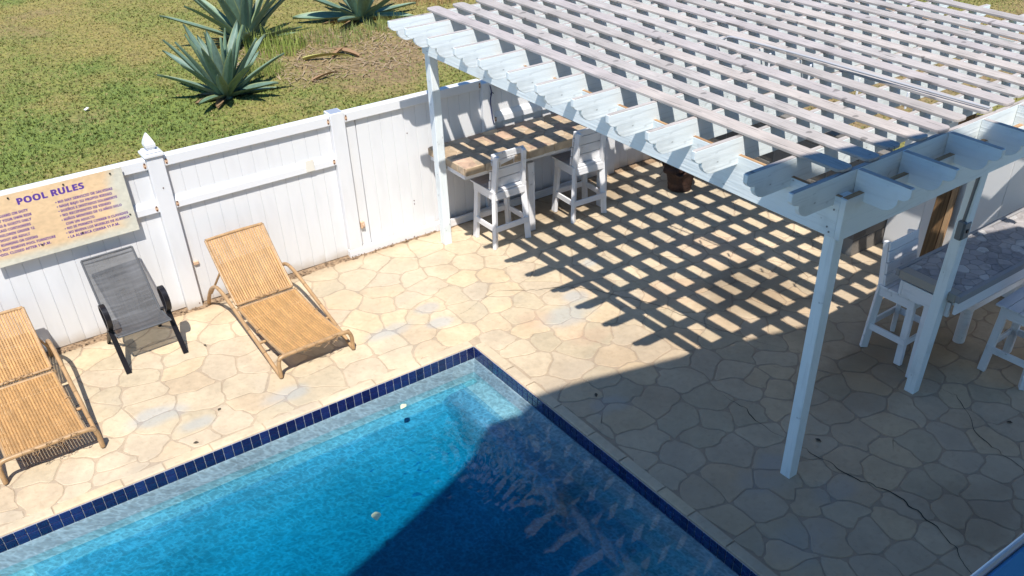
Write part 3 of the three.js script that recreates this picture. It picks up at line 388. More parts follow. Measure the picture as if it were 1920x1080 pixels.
{ // conduit lying on the pergola roof, and the electrical box on the leaning post
  const p = thing('conduit_pipe', 'white plastic conduit pipe lying along the pergola slats', 'pipe', [0, 0, 0]);
  mesh('pipe', tube([V(2.40, 2.50, 0.52), V(2.41, 2.562, 0.6), V(2.425, 2.575, 0.72), V(2.50, 2.57, 1.3), V(2.53, 2.572, 1.9), V(2.57, 2.57, 2.5), V(2.61, 2.568, 3.0)], 0.009, 60, 8), M.steelPale = std({ color: lin(0.4, 0.4, 0.42), roughness: 0.5 }), p);
  for (const z of [1.06, 1.47, 1.93, 2.36]) mesh('strap', [chBox(0.02, 0.13, 0.012, 0.003).translate(2.40 + (z - 0.6) * 0.075, 2.47, z + 0.02)], M.pvc, p);
  const e = thing('electrical_box', 'grey weatherproof electrical box with two conduits on the leaning pergola post', 'electrical box', [2.79, 1.56, 2.938], 0);
  mesh('box', [chBox(0.10, 0.16, 0.06, 0.008).translate(-0.03, 0.0, 0.035), chBox(0.085, 0.14, 0.012, 0.006).translate(-0.03, 0, 0.07)], M.steel, e); mesh('box_cover', [chBox(0.03, 0.03, 0.012, 0.004).translate(-0.03, 0, 0.08)], M.black, e);
  mesh('conduit', tube([V(-0.045, 0.08, 0.035), V(-0.03, 0.3, 0.04), V(-0.02, 0.56, 0.045)], 0.015, 10, 8), M.steel, e); mesh('conduit', tube([V(0.0, 0.08, 0.035), V(0.03, 0.3, 0.04), V(0.045, 0.56, 0.045)], 0.015, 10, 8), M.steel, e);
}

{ const o = thing('hanging_cord', 'dark blue cord hanging from the fence post behind the stone counter', 'cord', [1.79, 0, FZ + 0.068]);
  mesh('cord', tube([V(0, 1.52, 0), V(0.012, 1.44, 0.008), V(-0.004, 1.36, 0.004), V(0.0, 1.24, 0.006), V(0.02, 1.12, 0.006), V(0.035, 1.07, 0.004)], 0.006, 30, 6), std({ color: lin(0.02, 0.03, 0.12), roughness: 0.6 }), o); mesh('hook', new THREE.TorusGeometry(0.018, 0.004, 6, 12, 4).translate(0.02, 1.42, 0.004), M.dark, o);
  for (const [x, z, t] of [[-1.3, -7.9, 'white paper scrap lying on the lawn left of the front agave'], [-3.2, -8.0, 'tiny pale paper scrap near the left edge of the lawn']]) { const q = thing('paper_scrap', t, 'paper', [x, LAWN_Y + 0.03, z], 0.5); mesh('sheet', bar(V(-0.03, 0, 0), V(0.03, 0.02, 0.01), 0.05, 0.004, 0.001), M.vinylPlain, q); } }
// ------------------------------------------------------------------ rattan loungers
const weaveMat = M.weave;
function makeLounger(name, label, pos, turn, backY, backZ, W = 0.73) {      // origin: on the ground midway between the front feet; head end towards -z
  const o = thing(name, label, 'lounger', pos, turn, 'rattan loungers along the fence'), h = W / 2, in_ = h - 0.075, HZ = -0.97, HY = 0.245, FY = 0.215;
  for (const s of [-1, 1]) mesh('side_pole', tube([V(s * h, 0.015, 0.0), V(s * h, 0.11, -0.27), V(s * h, 0.225, -0.62), V(s * h, 0.325, -0.93), V(s * h, 0.375, -1.12), V(s * h, 0.37, -1.28), V(s * h, 0.27, -1.45), V(s * h, 0.13, -1.58), V(s * h, 0.012, -1.655)], 0.0185, 60, 9), M.pole, o);
  mesh('front_hoop', tube([V(-h, 0.012, 0), V(-h, 0.09, 0.002), V(-h + 0.005, 0.165, 0.002), V(-h + 0.05, FY, 0), V(-0.1, FY + 0.004, 0), V(0.1, FY + 0.004, 0), V(h - 0.05, FY, 0), V(h - 0.005, 0.165, 0.002), V(h, 0.09, 0.002), V(h, 0.012, 0)], 0.0195, 70, 9), M.pole, o);
  const seatY = (t) => lerp(FY + 0.012, HY, t) - 0.035 * Math.sin(Math.PI * t) , seatZ = (t) => lerp(-0.005, HZ, t);
  for (const s of [-1, 1]) mesh('seat_rail', tube([0, 0.25, 0.5, 0.75, 1].map((t) => V(s * in_, seatY(t) - 0.004, seatZ(t))), 0.013, 24, 8), M.pole, o);
  mesh('seat_crossbar', tube([V(-in_, HY, HZ), V(in_, HY, HZ)], 0.015, 4, 8), M.pole, o); mesh('under_crossbar', tube([V(-h, 0.16, -0.42), V(h, 0.16, -0.42)], 0.014, 4, 8), M.pole, o);
  const dz = backZ, dy = backY, bz0 = HZ - 0.055, by0 = HY + 0.012, bY = (t) => by0 + dy * t + 0.03 * Math.sin(Math.PI * t) * -1, bZ = (t) => bz0 - dz * t;
  mesh('back_frame', [tube([0, 0.5, 1].map((t) => V(-in_ - 0.0, bY(t), bZ(t))), 0.013, 16, 8), tube([0, 0.5, 1].map((t) => V(in_, bY(t), bZ(t))), 0.013, 16, 8), tube([V(-in_, bY(1), bZ(1)), V(0, bY(1) + 0.006, bZ(1)), V(in_, bY(1), bZ(1))], 0.015, 10, 8), tube([V(-in_, bY(0), bZ(0)), V(in_, bY(0), bZ(0))], 0.013, 4, 8)], M.pole, o);
  for (const s of [-1, 1]) mesh('back_strut', tube([V(s * in_, bY(0.55), bZ(0.55)), V(s * (h - 0.01), 0.2, -1.5)], 0.011, 4, 7), M.pole, o);
  // weave: strands along the length, thinner ones across, over and under
  const weave = (fy, fz, L, nm) => {
    const g = [], n = 25, pitch = 2 * in_ / n, steps = Math.round(L / 0.022);
    const nrm = (t) => { const e = 0.01, y0 = fy(t - e), y1 = fy(t + e), z0 = fz(t - e), z1 = fz(t + e), l = Math.hypot(y1 - y0, z1 - z0); return [-(z1 - z0) / l * -1 * -1, (y1 - y0) / l]; };
    for (let i = 0; i < n; i++) { const x = -in_ + (i + 0.5) * pitch, w = pitch * 0.43, pos = [], idx = [], uv = []; let k = 0;
      for (let j = 0; j <= steps; j++) { const t = j / steps, wave = 0.0026 * Math.sin(j * Math.PI + i * Math.PI) * (j % 2 ? 1 : 1), y = fy(t) + 0.004, z = fz(t), sag = 0; const jx = 0.0016 * (hash(i, j, 3) - 0.5);
        for (const [a, b] of [[-w, -0.006], [-w * 0.45, 0.004], [w * 0.45, 0.004], [w, -0.006]]) { pos.push(x + a + jx, y + b + wave * 0.5 + 0.001 * hash(i, j), z); uv.push(t * L * 1.3 + i * 0.37, (a / w) * 0.02 + i * 0.21); }
        if (j) for (let q = 0; q < 3; q++) { const b = (j - 1) * 4 + q; idx.push(b, b + 1, b + 4, b + 1, b + 5, b + 4); } }
      const q = new THREE.BufferGeometry(); q.setAttribute('position', new THREE.Float32BufferAttribute(pos, 3)); q.setAttribute('uv', new THREE.Float32BufferAttribute(uv, 2)); q.setIndex(idx); q.computeVertexNormals(); g.push(q); }
    const m = Math.round(L / 0.02); for (let j = 1; j < m; j++) { const t = j / m, pts = []; const pos = [], idx = [], uv = [], r = 0.003; for (let i = 0; i <= n * 2; i++) { const x = -in_ + i * pitch / 2, up = ((i % 2) ? (((i >> 1) + j) % 2 ? 0.0012 : -0.007) : -0.004), y = fy(t) + 0.0035 + up, z = fz(t); for (const [a, b] of [[-r, 0], [0, r], [r, 0]]) { pos.push(x, y + b, z + a); uv.push(x * 1.3 + j * 0.31, a * 3 + j * 0.17); } if (i) for (let q = 0; q < 2; q++) { const b = (i - 1) * 3 + q; idx.push(b, b + 3, b + 1, b + 1, b + 3, b + 4); } }
      const q = new THREE.BufferGeometry(); q.setAttribute('position', new THREE.Float32BufferAttribute(pos, 3)); q.setAttribute('uv', new THREE.Float32BufferAttribute(uv, 2)); q.setIndex(idx); q.computeVertexNormals(); g.push(q); }
    stuff(mesh(nm, g, weaveMat, o)); };
  weave(seatY, seatZ, 0.98, 'seat_weave'); weave(bY, bZ, Math.hypot(dy, dz), 'back_weave');
  // lashings and loose ends
  const lash = []; for (const [x, y, z] of [[-0.1, FY, 0.01], [0.02, FY, 0.01], [0.1, FY, 0.012], [0.2, FY, 0.01], [0, by0, bz0], [0.06, by0, bz0], [0.12, by0, bz0], [-0.08, by0, bz0]]) for (let k = 0; k < 3; k++) lash.push(tube([V(x + rr(-0.02, 0.02), y + 0.02, z), V(x + rr(-0.03, 0.03), y + 0.026, z + 0.012), V(x + rr(-0.04, 0.04), y + rr(-0.02, 0.02), z + rr(0.012, 0.03)), V(x + rr(-0.05, 0.05), y + rr(-0.05, 0.0), z + rr(0.01, 0.03))], 0.0022, 8, 4));
  for (const s of [-1, 1]) for (const z of [0, -0.55, -0.97]) lash.push(new THREE.TorusGeometry(0.021, 0.004, 5, 12).translate(s * (z ? in_ : h - 0.03), z ? seatY(-z / 0.97) : FY, z));
  mesh('lashing', lash, M.pole, o); return o;
}
makeLounger('rattan_lounger', 'rattan lounger with raised back between the fence post and gate panel, beside the pool', [-1.3, 0.006, -0.62], 0.03, 0.50, 0.47);
makeLounger('rattan_lounger', 'rattan lounger cut off by the left edge, below the pool rules sign', [-3.585, 0.006, -0.585], 0.0, 0.36, 0.52);

// ------------------------------------------------------------------ grey sling chair
{
  const o = thing('sling_chair', 'grey mesh sling chair with black scrolled arms standing against the fence', 'chair', [-2.468, 0.008, -1.53], 0.03), h = 0.262;
  const flat = (pts, w, t) => { const c = new THREE.CatmullRomCurve3(pts), n = 40, g = [], f = []; const pos = [], idx = []; for (let i = 0; i <= n; i++) { const p = c.getPoint(i / n), d = c.getTangent(i / n), u = V(1, 0, 0), s = d.clone().cross(u).normalize(); for (const [a, b] of [[-1, -1], [1, -1], [1, 1], [-1, 1]]) { const q = p.clone().addScaledVector(u, a * w / 2).addScaledVector(s, b * t / 2); pos.push(q.x, q.y, q.z); } if (i) for (let k = 0; k < 4; k++) { const a = (i - 1) * 4 + k, b = (i - 1) * 4 + (k + 1) % 4; idx.push(a, b, a + 4, b, b + 4, a + 4); } } idx.push(0, 2, 1, 0, 3, 2); const e = n * 4; idx.push(e, e + 1, e + 2, e, e + 2, e + 3); const q = new THREE.BufferGeometry(); q.setAttribute('position', new THREE.Float32BufferAttribute(pos, 3)); q.setIndex(idx); const r = q.toNonIndexed(); r.computeVertexNormals(); r.setAttribute('uv', new THREE.Float32BufferAttribute(new Float32Array(r.attributes.position.count * 2), 2)); return r; };
  for (const s of [-1, 1]) {
    mesh('arm_leg', flat([V(s * h, 0, 0), V(s * h, 0.2, -0.115), V(s * h, 0.42, -0.225), V(s * h, 0.555, -0.27), V(s * h, 0.605, -0.24), V(s * h, 0.60, -0.165), V(s * h, 0.53, -0.115), V(s * h, 0.44, -0.13), V(s * h, 0.37, -0.2)], 0.045, 0.02), M.black, o);
    mesh('rear_leg', flat([V(s * (h - 0.02), 0.36, -0.3), V(s * (h - 0.02), 0.2, -0.45), V(s * (h - 0.02), 0, -0.63)], 0.03, 0.02), M.black, o);
  }
  const Y = (t) => t < 0.36 ? lerp(0.335, 0.345, t / 0.36) - 0.02 * Math.sin(t / 0.36 * Math.PI) : lerp(0.345, 0.845, Math.pow((t - 0.36) / 0.64, 0.96)), Z = (t) => t < 0.36 ? lerp(-0.085, -0.4, t / 0.36) : lerp(-0.4, -0.69, (t - 0.36) / 0.64), hw = (t) => lerp(0.238, 0.226, t);
  const pos = [], uv = [], idx = []; for (let j = 0; j <= 40; j++) { const t = j / 40; for (let i = 0; i <= 8; i++) { const u = i / 8 * 2 - 1; pos.push(u * hw(t), Y(t) - 0.012 * (1 - u * u), Z(t)); uv.push(u * 0.24, t * 0.95); if (i && j) { const a = j * 9 + i; idx.push(a - 10, a - 9, a - 1, a - 9, a, a - 1); } } }
  const g = new THREE.BufferGeometry(); g.setAttribute('position', new THREE.Float32BufferAttribute(pos, 3)); g.setAttribute('uv', new THREE.Float32BufferAttribute(uv, 2)); g.setIndex(idx); g.computeVertexNormals(); M.sling.side = THREE.DoubleSide; mesh('sling', g, M.sling, o);
  const curve = (s) => { const p = []; for (let j = 0; j <= 12; j++) p.push(V(s * hw(j / 12), Y(j / 12), Z(j / 12))); return p; };
  mesh('frame', [tube(curve(-1), 0.0095, 40, 7), tube(curve(1), 0.0095, 40, 7), tube([V(-0.226, Y(1), Z(1)), V(0.226, Y(1), Z(1))], 0.0095, 4, 7), tube([V(-0.24, Y(0), Z(0)), V(0.24, Y(0), Z(0))], 0.0095, 4, 7), tube([V(-h, 0.3, -0.19), V(h, 0.3, -0.19)], 0.009, 4, 7)], M.slingHem, o);
  mesh('hem', [bar(V(-0.215, Y(0.955) + 0.003, Z(0.955)), V(0.215, Y(0.955) + 0.003, Z(0.955)), 0.012, 0.003, 0.001)], M.slingHem, o);
}

// ------------------------------------------------------------------ bar stools
function makeStool(label, x, z, turn) {      // backrest at +z before turning; origin on the ground under the seat
  const o = thing('bar_stool', label, 'bar stool', [x, 0.006, z], turn, 'white wooden bar stools'), P = M.paint, sy = 0.655;
  for (const s of [-1, 1]) {
    mesh('leg', [bar(V(s * 0.228, 0, -0.19), V(s * 0.185, sy - 0.02, -0.165), 0.07, 0.042, 0.003, V(s, 0, 0))], P, o);
    mesh('back_leg', [bar(V(s * 0.228, 0, 0.19), V(s * 0.192, sy, 0.165), 0.042, 0.068, 0.003), bar(V(s * 0.192, sy, 0.165), V(s * 0.178, 1.075, 0.215), 0.042, 0.066, 0.003)], P, o);
    mesh('side_rail', [bar(V(s * 0.225, 0.235, -0.21), V(s * 0.225, 0.235, 0.21), 0.02, 0.065)], P, o);
    mesh('seat_apron', [bar(V(s * 0.208, sy - 0.045, -0.2), V(s * 0.208, sy - 0.045, 0.19), 0.02, 0.085)], P, o);
  }
  for (const s of [-1, 1]) { mesh('foot_rail', [bar(V(-0.235, 0.235 + s * 0.0, s * 0.205), V(0.235, 0.235, s * 0.205), 0.02, 0.065)], P, o); mesh('seat_apron', [bar(V(-0.2, sy - 0.045, s * 0.188), V(0.2, sy - 0.045, s * 0.188), 0.02, 0.085)], P, o); }
  for (let i = 0; i < 4; i++) mesh('seat_board', [chBox(0.46, 0.02, 0.104, 0.003).translate(0, sy + 0.012 + 0.001 * rnd(), -0.195 + i * 0.109)], P, o);
  [0.735, 0.845, 0.955, 1.05].forEach((y, i) => { const k = (y - sy) / (1.075 - sy); mesh('back_board', [chBox(0.462 - i * 0.013, i === 3 ? 0.075 : 0.103, 0.02, 0.003).rotateX(0.117).translate(0, y, 0.165 + 0.05 * k - 0.046)], P, o); });
  return o;
}
makeStool('white bar stool at the stone counter beside the left pergola post', 1.482, -1.68, 0.02);
makeStool('white bar stool at the stone counter, the one farther from the left pergola post', 2.58, -1.655, -0.03);
makeStool('white bar stool behind the stone table with sun on its backrest', 3.155, 2.44, Math.PI + 0.02);
makeStool('white bar stool on the near side of the stone table, at the right edge', 3.70, 3.335, 0.05);

// ------------------------------------------------------------------ stone topped counter and table
const slabTex = (base, s) => std({ roughness: 0.7, bumpMap: stoneBump, bumpScale: 0.004, map: tex(512, 512, (u, v) => { const a = fbm(u * 4, v * 4, 5, s, 4, 4), b = fbm(u * 18, v * 18, 4, s + 2, 18, 18), ve = sm(0.06, 0.0, Math.abs(a - 0.5)); const t = 1 + 0.3 * (a - 0.5) + 0.2 * (b - 0.5) - 0.1 * ve; return [base[0] * t, base[1] * t, base[2] * t]; }) });
M.top = [slabTex([0.69, 0.60, 0.49], 3), slabTex([0.70, 0.625, 0.53], 13), slabTex([0.67, 0.59, 0.49], 23), slabTex([0.69, 0.58, 0.49], 33)];
M.tableStone = [lin(0.34, 0.31, 0.30), lin(0.29, 0.27, 0.27), lin(0.25, 0.235, 0.24), lin(0.43, 0.41, 0.4), lin(0.36, 0.33, 0.31)].map((c, i) => { const m = slabTex([1, 1, 1], 51 + i * 0); m.map = M.tsMap ??= m.map; m.color = c; return m; });
M.grey = std({ color: lin(0.27, 0.26, 0.26), roughness: 0.9, bumpMap: stoneBump, bumpScale: 0.003 });
{
  const o = thing('stone_counter', 'beige stone topped bar counter fixed along the fence under the pergola', 'counter', [0, 0, 0]), X0 = 0.955, X1 = 2.95, Z0 = -2.262, Z1 = -1.52, Y = 1.015;
  mesh('mortar', bx(X0 + 0.01, X1 - 0.01, Y - 0.085, Y - 0.006, Z0, Z1 - 0.012, 0.004), std({ color: lin(0.42, 0.34, 0.26), roughness: 0.95 }), o);
  const sites = []; let tr = 0; while (sites.length < 40 && tr++ < 9000) { const x = rr(X0, X1), z = rr(Z0, Z1); if (sites.every((s) => Math.hypot(s[0] - x, s[1] - z) > 0.15)) sites.push([x, z]); }
  voronoi(sites, () => [[X0, Z0], [X1, Z0], [X1, Z1], [X0, Z1]], 2).forEach((p, i) => { const q = p.length > 2 && roundStone(p, 0.0025, 0.008, 31, 0.01); if (q) mesh('stone', poly(q, Y - 0.006, Y + 0.001 + 0.004 * hash(i, 3), 0.004), M.top[(hash(i, 8) * 4) | 0], o); });
  let x = X0; while (x < X1 - 0.02) { const l = Math.min(rr(0.14, 0.3), X1 - x); mesh('edge_stone', bx(x + 0.002, x + l - 0.002, Y - 0.085 - 0.01 * rnd(), Y - 0.002, Z1 - 0.02, Z1 + 0.004 + 0.006 * rnd(), 0.006), M.top[(rnd() * 4) | 0], o); x += l; }
  let z = Z0; while (z < Z1 - 0.04) { const l = Math.min(rr(0.2, 0.34), Z1 - 0.022 - z); mesh('edge_stone', bx(X0 - 0.006 - 0.006 * rnd(), X0 + 0.01, Y - 0.085, Y - 0.002, z + 0.002, z + l - 0.002, 0.005), M.top[(rnd() * 4) | 0], o); z += l; }
  mesh('front_board', bx(X0 + 0.02, X1, Y - 0.15, Y - 0.096, Z1 - 0.09, Z1 - 0.06, 0.003), M.paint, o); mesh('end_board', bx(X0 + 0.02, X0 + 0.045, Y - 0.15, Y - 0.096, Z0, Z1 - 0.092, 0.003), M.paint, o);
  mesh('shelf', bx(X0 + 0.05, X1 - 0.03, Y - 0.115, Y - 0.09, Z0, Z1 - 0.095, 0.002), M.oldWood, o);
  for (const px of [1.80, 2.86]) mesh('leg', bx(px, px + 0.09, 0.006, Y - 0.182, Z1 - 0.16, Z1 - 0.07, 0.004), M.paint, o);
  mesh('base_board', bx(X0, X1, 0.01, 0.10, -2.27, -2.24, 0.003), M.paint, o);
}
{
  const o = thing('stone_table', 'tall table with a top of grey flagstones in a wooden frame', 'table', [0, 0, 0]), X0 = 2.762, X1 = 5.0, Z0 = 2.492, Z1 = 3.118, Y = 1.0;
  mesh('frame_board', bx(X0, X1, Y - 0.062, Y + 0.004, Z1 - 0.04, Z1, 0.004), M.grey, o); mesh('frame_board', bx(X0, X1, Y - 0.062, Y + 0.004, Z0, Z0 + 0.04, 0.004), M.grey, o);
  mesh('frame_board', bx(X0 + 0.001, X0 + 0.10, Y - 0.075, Y + 0.001, Z0 + 0.041, Z1 - 0.041, 0.004), M.oldGrey ??= std({ color: lin(0.33, 0.29, 0.25), roughness: 0.9 }), o); mesh('frame_board', bx(X1 - 0.04, X1, Y - 0.1, Y + 0.003, Z0 + 0.041, Z1 - 0.041, 0.004), M.grey, o);
  mesh('mortar', bx(X0 + 0.101, X1 - 0.041, Y - 0.06, Y - 0.006, Z0 + 0.041, Z1 - 0.041, 0.002), std({ color: lin(0.24, 0.225, 0.215), roughness: 0.95 }), o);
  const sites = []; let tr = 0; while (sites.length < 120 && tr++ < 9000) { const x = rr(X0 + 0.1, X1), z = rr(Z0, Z1); if (sites.every((s) => Math.hypot((s[0] - x) / 1.3, s[1] - z) > 0.077)) sites.push([x, z]); }
  voronoi(sites, () => [[X0 + 0.102, Z0 + 0.042], [X1 - 0.042, Z0 + 0.042], [X1 - 0.042, Z1 - 0.042], [X0 + 0.102, Z1 - 0.042]], 1).forEach((p, i) => { const q = p.length > 2 && roundStone(p, 0.002, 0.02, 61, 0.008); if (q) mesh('stone', poly(q, Y - 0.006, Y - 0.001 + 0.003 * hash(i, 3), 0.004), M.tableStone[hash(i, 7) > 0.86 ? 3 : (hash(i, 8) * 3) | 0], o); });
  const P = M.paint; mesh('apron', bx(X0 + 0.03, X1, Y - 0.19, Y - 0.064, Z1 - 0.05, Z1 - 0.02, 0.003), P, o); mesh('apron', bx(X0 + 0.03, X1, Y - 0.24, Y - 0.102, Z0 + 0.05, Z0 + 0.08, 0.003), P, o); mesh('apron', bx(X0 + 0.03, X0 + 0.06, Y - 0.24, Y - 0.102, Z0 + 0.081, Z1 - 0.081, 0.003), P, o);
  mesh('leg', new THREE.CylinderGeometry(0.05, 0.055, Y - 0.11, 14).translate(3.72, (Y - 0.11) / 2, 2.75), P, o); mesh('leg', new THREE.CylinderGeometry(0.05, 0.055, Y - 0.11, 14).translate(4.7, (Y - 0.11) / 2, 2.75), P, o);
  mesh('brace', [bar(V(X0 + 0.12, Y - 0.14, 2.68), V(3.68, 0.42, 2.72), 0.07, 0.07)], P, o); mesh('brace', [bar(V(X0 + 0.12, Y - 0.14, 2.9), V(3.68, 0.42, 2.80), 0.07, 0.07)], P, o);
  mesh('leg', bx(X0 + 0.05, X0 + 0.12, 0.006, Y - 0.11, 2.80, 2.87, 0.004), P, o); mesh('stretcher', [bar(V(3.72, 0.35, 2.75), V(4.7, 0.35, 2.75), 0.04, 0.07)], P, o);
}

// ------------------------------------------------------------------ pot, block wall, side fence, plank
{
  const o = thing('clay_pot', 'dark brown broken clay pot standing on the deck in the lattice shadow', 'pot', [4.0, 0.006, -1.42], 0.4);
  const clay = std({ roughness: 0.8, bumpMap: stoneBump, bumpScale: 0.012, map: tex(256, 256, (u, v) => { const a = fbm(u * 8, v * 8, 4, 3, 8, 8); return [0.16 + 0.2 * a, 0.10 + 0.15 * a, 0.08 + 0.12 * a]; }) });
  const g = new THREE.LatheGeometry([[0.13, 0], [0.15, 0.01], [0.145, 0.05], [0.155, 0.06], [0.15, 0.1], [0.16, 0.11], [0.17, 0.17], [0.2, 0.23], [0.235, 0.28], [0.245, 0.3], [0.23, 0.315], [0.205, 0.29], [0.16, 0.2], [0.13, 0.08], [0, 0.06]].map(([a, b]) => new THREE.Vector2(a, b)), 36), p = g.attributes.position;
  for (let i = 0; i < p.count; i++) { const a = Math.atan2(p.getZ(i), p.getX(i)), y = p.getY(i); if (y > 0.2) { const k = (noise(a * 2.2 + 9, 1, 4) - 0.45) * 0.16 * (y - 0.2) / 0.1; p.setY(i, y + k + 0.03 * Math.cos(a + 2)); } } g.computeVertexNormals(); mesh('body', g, clay, o);
  mesh('broken_rim', new THREE.TorusGeometry(0.12, 0.045, 8, 16, 3.6).rotateX(Math.PI / 2).scale(1, 1.1, 1).translate(-0.1, 0.3, -0.06), clay, o);
}
{
  const o = thing('block_wall', 'low wall of grey concrete blocks in the shade under the pergola', 'wall', [0, 0, 0]);
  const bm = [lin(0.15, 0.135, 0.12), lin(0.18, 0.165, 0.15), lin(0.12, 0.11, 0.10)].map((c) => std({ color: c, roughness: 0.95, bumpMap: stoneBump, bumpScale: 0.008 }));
  mesh('mortar', bx(4.245, 4.775, 0.003, 0.99, 0.87, 1.04, 0.002), std({ color: lin(0.2, 0.19, 0.175), roughness: 1 }), o);
  for (let r = 0; r < 5; r++) for (let k = -1; k < 3; k++) { const a = Math.max(4.24, 4.24 + (k + (r % 2) * 0.5) * 0.4 + 0.006), b = Math.min(4.78, 4.24 + (k + 1 + (r % 2) * 0.5) * 0.4 - 0.006); if (b - a > 0.03) mesh('block', bx(a, b, r * 0.2 + 0.006, r * 0.2 + 0.192, 0.862, 1.048, 0.005), bm[(hash(r, k) * 3) | 0], o); }
  mesh('mortar', bx(4.785, 4.945, 0.003, 0.99, -2.24, 1.04, 0.002), o.children[0].material, o);
  for (let r = 0; r < 5; r++) for (let k = -1; k < 9; k++) { const a = Math.max(-2.24, -2.24 + (k + (r % 2) * 0.5) * 0.4 + 0.006), b = Math.min(1.048, -2.24 + (k + 1 + (r % 2) * 0.5) * 0.4 - 0.006); if (b - a > 0.03) mesh('block', bx(4.7805, 4.95, r * 0.2 + 0.006, r * 0.2 + 0.192, a, b, 0.005), bm[(hash(r, k, 4) * 3) | 0], o); }
  const w = thing('side_wall', 'white board wall closing the right side of the deck under the pergola', 'wall', [0, 0, 0]);
  for (let i = 0; i < 10; i++) { const z = 1.06 + i * 0.4; mesh('wall_board', bx(4.79, 4.815, 0.01, 1.6 + 0.01 * hash(i, 2), z + 0.001, z + 0.399, 0.003), M.vinylPlain, w); }
  mesh('wall_rail', bx(4.816, 4.86, 0.3, 0.39, 1.06, 4.95, 0.003), M.paint, w); mesh('wall_rail', bx(4.816, 4.86, 1.4, 1.49, 1.06, 4.95, 0.003), M.paint, w);
  const p = thing('wooden_plank', 'bare brown timber plank standing against the white side wall', 'plank', [4.70, 0, 1.68]);
  mesh('plank', [bar(V(-0.02, 0.006, 0), V(0.05, 1.75, 0.02), 0.04, 0.14, 0.004, V(0, 0, 1))], M.oldWood, p); mesh('plank_edge', [bar(V(-0.03, 0.006, 0.105), V(0.045, 1.7, 0.125), 0.045, 0.05, 0.004, V(0, 0, 1))], M.rawWood, p);
}

// ------------------------------------------------------------------ agaves and tall grass beyond the fence
const agaveTex = tex(256, 512, (u, v) => { const a = fbm(u * 6, v * 20, 4, 3, 6, 20), b = fbm(u * 40, v * 6, 2, 5, 40, 6), e = Math.abs(u - 0.5) * 2, k = 1 + 0.25 * (a - 0.5) + 0.12 * (b - 0.5); return [lerp(0.40, 0.55, sm(0.75, 1, e)) * k, lerp(0.49, 0.58, sm(0.75, 1, e)) * k, lerp(0.435, 0.42, sm(0.75, 1, e)) * k]; });
const agaveM = [lin(1, 1, 1), lin(0.8, 0.85, 0.85), lin(1.0, 1.04, 0.9)].map((c) => std({ color: c, map: agaveTex, roughness: 0.55, side: THREE.DoubleSide }));
function agaveLeaf(L, W, az, el, curl, twist = 0) {     // el: elevation where it starts, curl: how far it bends down along its length
  const n = 14, m = 4, pos = [], uv = [], idx = []; let x = 0, y = 0.03, e = el; const st = L / n; const C = Math.cos(az), S = Math.sin(az); x = 0.05;
  const spine = []; for (let i = 0; i <= n; i++) { spine.push([x, y, e]); x += Math.cos(e) * st; y += Math.sin(e) * st; e -= curl / n; }
  for (const side of [1, -1]) spine.forEach(([sx, sy, se], i) => { const t = i / n, w = W / 2 * (t < 0.42 ? lerp(0.62, 1, Math.sin(t / 0.42 * Math.PI / 2)) : Math.pow(Math.max(0, Math.cos((t - 0.42) / 0.58 * Math.PI / 2)), 0.8)) + 0.001;
    for (let j = 0; j <= m; j++) { const u = j / m * 2 - 1, ch = W * 0.28 * u * u * (1 - t * 0.4) + (side < 0 ? -0.028 * (1 - u * u) * (1 - t) - 0.002 : 0), tw = twist * t, lx = u * w * Math.cos(tw), lh = ch + u * w * Math.sin(tw); const px = sx - Math.sin(se) * lh, py = sy + Math.cos(se) * lh; pos.push(px * C - lx * S, py, px * S + lx * C); uv.push(j / m, t); } });
  const q = (n + 1) * (m + 1); for (let s = 0; s < 2; s++) for (let i = 1; i <= n; i++) for (let j = 1; j <= m; j++) { const a = s * q + i * (m + 1) + j, b = a - 1, c = a - m - 1, d = c - 1; s ? idx.push(d, c, b, c, a, b) : idx.push(d, b, c, c, b, a); }
  const g = new THREE.BufferGeometry(); g.setAttribute('position', new THREE.Float32BufferAttribute(pos, 3)); g.setAttribute('uv', new THREE.Float32BufferAttribute(uv, 2)); g.setIndex(idx); g.computeVertexNormals(); return g;
}
function agave(label, x, z, n, L, W, sd) {
  seed = sd; const o = thing('agave_plant', label, 'agave', [x, LAWN_Y, z], 0, 'agaves on the lawn');
  mesh('core', new THREE.ConeGeometry(0.1, 0.42, 9).translate(0, 0.21, 0), agaveM[1], o);
  for (let i = 0; i < n; i++) { const t = i / (n - 1), el = lerp(0.06, 1.42, Math.pow(t, 0.62)) + rr(-0.1, 0.1), l = L * lerp(0.72, 1.05, Math.sin(Math.PI * (0.15 + 0.7 * t))) * rr(0.85, 1.1); mesh('leaf', agaveLeaf(l, W * rr(0.8, 1.12), i * 2.399 + rr(-0.2, 0.2), el, rr(0.0, 0.35) * (1.1 - t), rr(-0.25, 0.25)), agaveM[(rnd() * 3) | 0], o); }
  const dm = std({ color: lin(0.24, 0.16, 0.085), roughness: 0.9, side: THREE.DoubleSide }); for (let i = 0; i < 7; i++) mesh('dry_leaf', agaveLeaf(L * rr(0.4, 0.6), W * 0.6, rnd() * 6.28, rr(-0.02, 0.12), rr(0.1, 0.4), rr(-1, 1)), dm, o);
  return o;
}
agave('blue green agave rosette nearest the fence, set alone in the lawn', 0.47, -7.25, 30, 0.98, 0.165, 101);
agave('large agave behind the front rosette, cut off by the top edge', 1.75, -9.7, 32, 1.3, 0.165, 202);
const ag3 = agave('broad leaved agave left of the pergola corner, at the top edge', 3.95, -9.75, 16, 1.2, 0.21, 303);
mesh('leaf', agaveLeaf(1.15, 0.25, Math.PI + 0.45, 0.12, 0.15, 0.5), agaveM[2], ag3); mesh('leaf', agaveLeaf(0.9, 0.2, 0.55, 0.1, 0.2, -0.3), agaveM[2], ag3);
